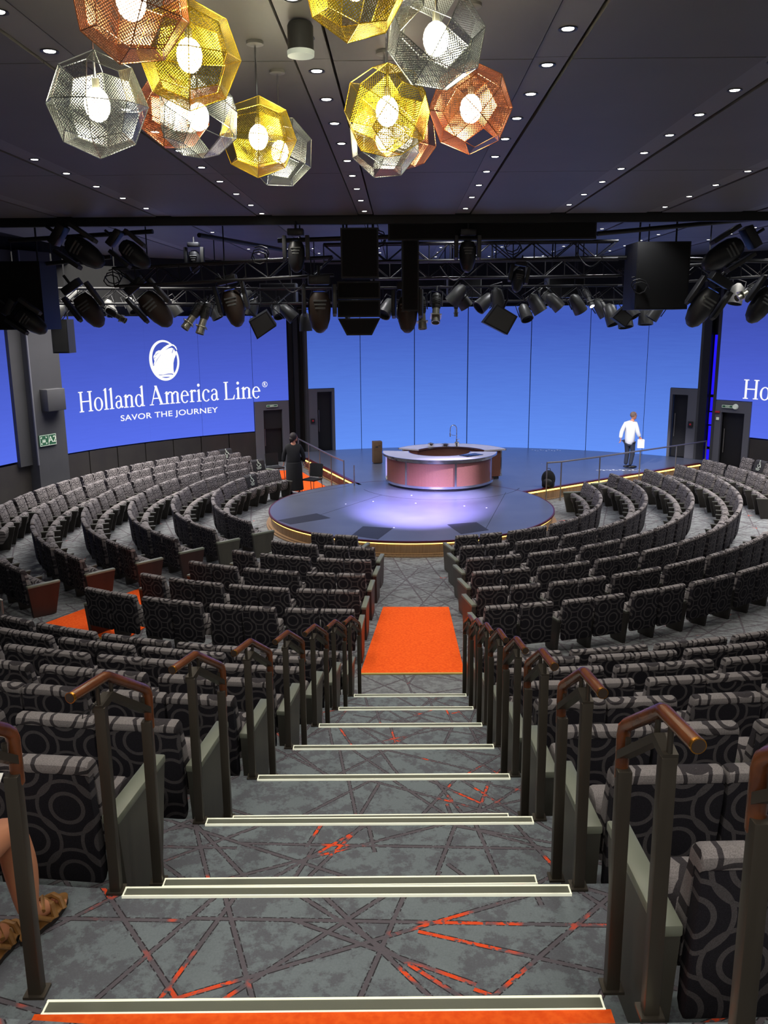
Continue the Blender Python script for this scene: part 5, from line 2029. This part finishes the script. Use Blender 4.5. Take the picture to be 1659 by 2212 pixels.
def moving_head(x, y, Y, s_, rot, label, brown=False):
    t = thing('moving_head_light', rig_pt(x, y, Y), label, 'stage light', 'moving head lights in the rig')
    t.rotation_euler = rot
    MB().rbox((0, 0, .50 * s_), (.42 * s_, .34 * s_, .17 * s_), .02).build('base_box', M['black_gloss'], t)
    for sx in (-1, 1):
        MB().profile([(-.10 * s_, .42 * s_), (.10 * s_, .42 * s_), (.13 * s_, .1 * s_), (.10 * s_, -.14 * s_), (0, -.2 * s_), (-.10 * s_, -.14 * s_), (-.13 * s_, .1 * s_)],
                     sx * .30 * s_ - .035, sx * .30 * s_ + .035, .008).build('yoke_arm', M['rig_grey'] if sx > 0 else M['black_gloss'], t)
    hd = MB().lathe([(.05 * s_, .28 * s_), (.16 * s_, .26 * s_), (.215 * s_, .12 * s_), (.225 * s_, -.05 * s_), (.205 * s_, -.25 * s_), (.15 * s_, -.42 * s_), (.07 * s_, -.50 * s_), (.02, -.515 * s_)], 24)
    h_ = hd.build('head', M['rig_brown'] if brown else M['black_gloss'], t)
    vt = MB()
    for k in range(3):
        vt.rbox((0, -.19 * s_, (.1 - .07 * k) * s_), (.26 * s_ - .03 * k, .07 * s_, .035 * s_), .006)
    vt.build('vent_fins', M['duct'], h_)
    MB().lathe([(.12 * s_, .285 * s_), (.11 * s_, .30 * s_), (.05 * s_, .31 * s_)], 20).build('lens', M['lens'], h_)
    MB().cyl((0, 0, .58 * s_), (0, 0, .78 * s_), .03 * s_, n=8).build('clamp', M['black'], t)
    return t


for x, y, Y, s_, rot, br, lb in (
        (690, 662, 17.0, .98, (0, 0, R(8)), True, 'large moving head with pale vents left of the line-array speaker'),
        (880, 668, 17.4, .90, (0, 0, R(-10)), True, 'large moving head with rounded brown tip right of the line-array speaker'),
        (503, 655, 17.6, .92, (0, R(-12), 0), True, 'moving head over the right part of the lettered screen'),
        (330, 660, 17.6, 1.0, (R(10), R(-38), 0), True, 'moving head tilted over the white ship emblem'),
        (188, 662, 17.6, .92, (R(10), R(-32), 0), True, 'moving head tilted over the top left of the lettered screen'),
        (60, 690, 17.2, .8, (R(10), R(-52), 0), False, 'moving head poking out under the huge left cabinet'),
        (640, 545, 16.8, .72, (0, 0, 0), False, 'dark moving head high under the ceiling left of centre'),
        (1010, 545, 16.9, .72, (0, 0, 0), False, 'dark moving head high under the long flat panel'),
        (285, 545, 16.8, .8, (0, R(-50), 0), False, 'dark moving head tilted high at the left of the rig'),
        (175, 540, 16.6, .95, (0, R(-55), 0), False, 'long dark moving head tilted beside the left cabinet'),
        (1522, 655, 17.2, 1.0, (R(8), R(30), 0), False, 'large moving head right of the big right cabinet'),
        (1650, 650, 17.6, .95, (R(8), R(30), 0), False, 'moving head cut by the right edge of the photo'),
        (1570, 545, 16.8, 1.0, (0, R(58), 0), False, 'long dark moving head tilted under the right ceiling'),
        (1120, 600, 19.0, .6, (0, R(10), 0), False, 'dark moving head between the two pale grey rig boxes'),
        (420, 560, 19.5, .6, (0, R(0), 0), False, 'dark moving head high above the left video wall')):
    moving_head(x, y, Y, s_, rot, lb, br)


def profile_spot(x, y, Y, s_, rot, label, silver=True, lit=None):
    t = thing('profile_spotlight', rig_pt(x, y, Y), label, 'spotlight', 'profile spotlights in the rig')
    t.rotation_euler = rot
    m_ = M['rig_silver'] if silver else M['rig_grey']
    MB().lathe([(.05 * s_, .42 * s_), (.10 * s_, .38 * s_), (.12 * s_, .25 * s_), (.105 * s_, .05 * s_), (.085 * s_, 0)], 18).build('lamp_housing', M['rig_grey'] if silver else M['black'], t)
    MB().lathe([(.085 * s_, .02 * s_), (.088 * s_, -.20 * s_)], 18).build('barrel', m_, t)
    MB().box((0, 0, -.19 * s_), (.26 * s_, .24 * s_, .02 * s_)).build('gate_frame', m_, t, smooth=False)
    MB().lathe([(.095 * s_, -.20 * s_), (.105 * s_, -.36 * s_), (.09 * s_, -.36 * s_), (.085 * s_, -.30 * s_)], 18).build('snoot', m_, t)
    fins = MB()
    for k in range(5):
        fins.lathe([(.122 * s_, (.12 + k * .045) * s_), (.122 * s_, (.13 + k * .045) * s_)], 16)
    fins.build('cooling_fins', M['rig_grey'], t)
    y_ = MB()
    y_.tube([(-.14 * s_, 0, .1 * s_), (-.14 * s_, .0, .48 * s_), (.14 * s_, .0, .48 * s_), (.14 * s_, 0, .1 * s_)], .014 * s_, n=6)
    y_.cyl((0, 0, .48 * s_), (0, 0, .62 * s_), .025 * s_, n=8)
    y_.build('yoke', M['black'], t)
    if lit:
        MB().lathe([(.08 * s_, -.355 * s_), (.05 * s_, -.365 * s_)], 16).build('lit_lens', emis('lit_lens', lit[0], 12.0), t)
    return t


for x, y, Y, s_, rot, lb in (
        (417, 684, 17.8, .85, (R(-20), R(35), 0), 'silver profile spotlight tilted, left one of the pair over the lettered screen'),
        (440, 690, 17.8, .85, (R(-15), R(16), 0), 'silver profile spotlight tilted, right one of the pair over the lettered screen'),
        (911, 678, 17.6, .85, (R(-12), R(-3), 0), 'silver profile spotlight hanging lower of the pair before the centre screen'),
        (942, 668, 17.6, .85, (R(-30), R(4), 0), 'silver profile spotlight hanging higher of the pair before the centre screen'),
        (252, 682, 18.0, .6, (R(-10), R(-60), 0), 'small silver spotlight lying sideways above the first letters'),
        (1612, 632, 18.2, .75, (R(-20), R(62), 0), 'silver profile spotlight tilted at the right of the rig'),
        (985, 668, 22.0, .5, (R(-10), 0, 0), 'tiny silver spotlight over the middle of the centre screen')):
    profile_spot(x, y, Y, s_, rot, lb)
lamp = profile_spot(1271, 645, 22.0, .7, (R(-35), R(-20), 0), 'lit spotlight shining white over the right half of the centre screen', False, ((.9, .8, 1.0),))


def par_can(x, y, Y, s_, rot, label):
    t = thing('par_can', rig_pt(x, y, Y), label, 'stage light', 'small cans along the far truss')
    t.rotation_euler = rot
    MB().lathe([(.05 * s_, .3 * s_), (.13 * s_, .22 * s_), (.16 * s_, 0), (.17 * s_, -.18 * s_), (.15 * s_, -.18 * s_), (.14 * s_, -.1 * s_)], 16).build('can_body', M['rig_grey'], t)
    MB().lathe([(.14 * s_, -.1 * s_), (.05 * s_, -.08 * s_)], 14).build('lens', M['lens'], t)
    MB().tube([(-.18 * s_, 0, 0), (-.18 * s_, 0, .38 * s_), (.18 * s_, 0, .38 * s_), (.18 * s_, 0, 0)], .014, n=6).build('yoke', M['black'], t)
    return t


rnd = random.Random(5)
PAR = [(238, 668), (285, 662), (378, 668), (465, 676), (545, 668), (600, 672), (625, 678), (835, 668), (870, 682), (1000, 650), (1045, 655), (1075, 648),
       (1135, 678), (1160, 660), (1200, 655), (1248, 660), (1300, 668), (1322, 684), (1350, 690), (1365, 672), (1395, 684), (1415, 676), (1590, 640), (120, 680), (160, 640), (985, 640), (1180, 642), (755, 668), (660, 700), (525, 650)]
PAR.sort()
for k, (x, y) in enumerate(PAR):
    lb = '%s small dark stage light from the left along the far truss' % ORD[k]
    par_can(x, y, 21.3 + rnd.random() * 1.2, .85 + rnd.random() * .3, (R(rnd.uniform(-40, 10)), R(rnd.uniform(-45, 45)), R(rnd.uniform(-30, 30))), lb)
# coiled and hanging cables
for k, (x, y, Y) in enumerate(((815, 525, 17.3), (560, 560, 17.2), (1385, 625, 17.8), (1110, 540, 17.4), (240, 610, 17.4))):
    p = rig_pt(x, y, Y)
    pts = [(p.x + .16 * math.cos(a) * (1 + .1 * math.sin(3 * a)), p.y + .02 * a, p.z + .13 * math.sin(a) + .01 * a) for a in [PI * .25 * j for j in range(20)]]
    o = MB().tube(pts, .012, n=6).build('cable_coil', M['black'])
    tag(o, 'coiled black cable hanging in the rig, %s from the left' % ['fourth', 'third', 'rightmost', 'fifth', 'first'][k].replace('rightmost', 'last'), 'cable')
for k, (x, y, Y) in enumerate(((300, 585, 17.3), (470, 590, 17.5), (600, 600, 17.3), (950, 575, 17.9), (1245, 545, 18.1), (1520, 590, 17.5))):
    a, b = rig_pt(x, y, Y), rig_pt(x + 60, y + 6, Y)
    pts = [(a.x + (b.x - a.x) * j / 8, a.y, a.z + (b.z - a.z) * j / 8 - .25 * math.sin(PI * j / 8)) for j in range(9)]
    o = MB().tube(pts, .012, n=6).build('hanging_cable', M['black'])
    tag(o, 'black cable sagging between rig pipes, %s from the left' % ORD[k], 'cable')

# stage lights that are on: cool lavender beams onto the decks, and an added spot on the man
def beam(src, dst, power, color, size, name='stage_beam', blend=0.8):
    d = bpy.data.lights.new(name, 'SPOT')
    d.energy = power
    d.color = color
    d.spot_size = R(size)
    d.spot_blend = blend
    d.shadow_soft_size = .08
    o = bpy.data.objects.new(name, d)
    COL.objects.link(o)
    o.location = src
    o.rotation_euler = (Vector(dst) - Vector(src)).to_track_quat('-Z', 'Y').to_euler()
    return o


beam(rig_pt(880, 770, 17.2), (0.9, 21.2, .55), 21000, (.50, .40, 1.0), 42, blend=1.0)
beam(rig_pt(1271, 690, 21.2), (1.6, 23.3, .55), 6500, (.60, .58, 1.0), 26, blend=1.0)
beam(rig_pt(942, 760, 17.3), (1.8, 25.2, 1.3), 700, (.85, .85, 1.0), 24)
beam(rig_pt(1180, 710, 20.5), (7.9, 27, 1.2), 3200, (.95, .93, 1.0), 20)  # added spot that brightens the man's white jacket
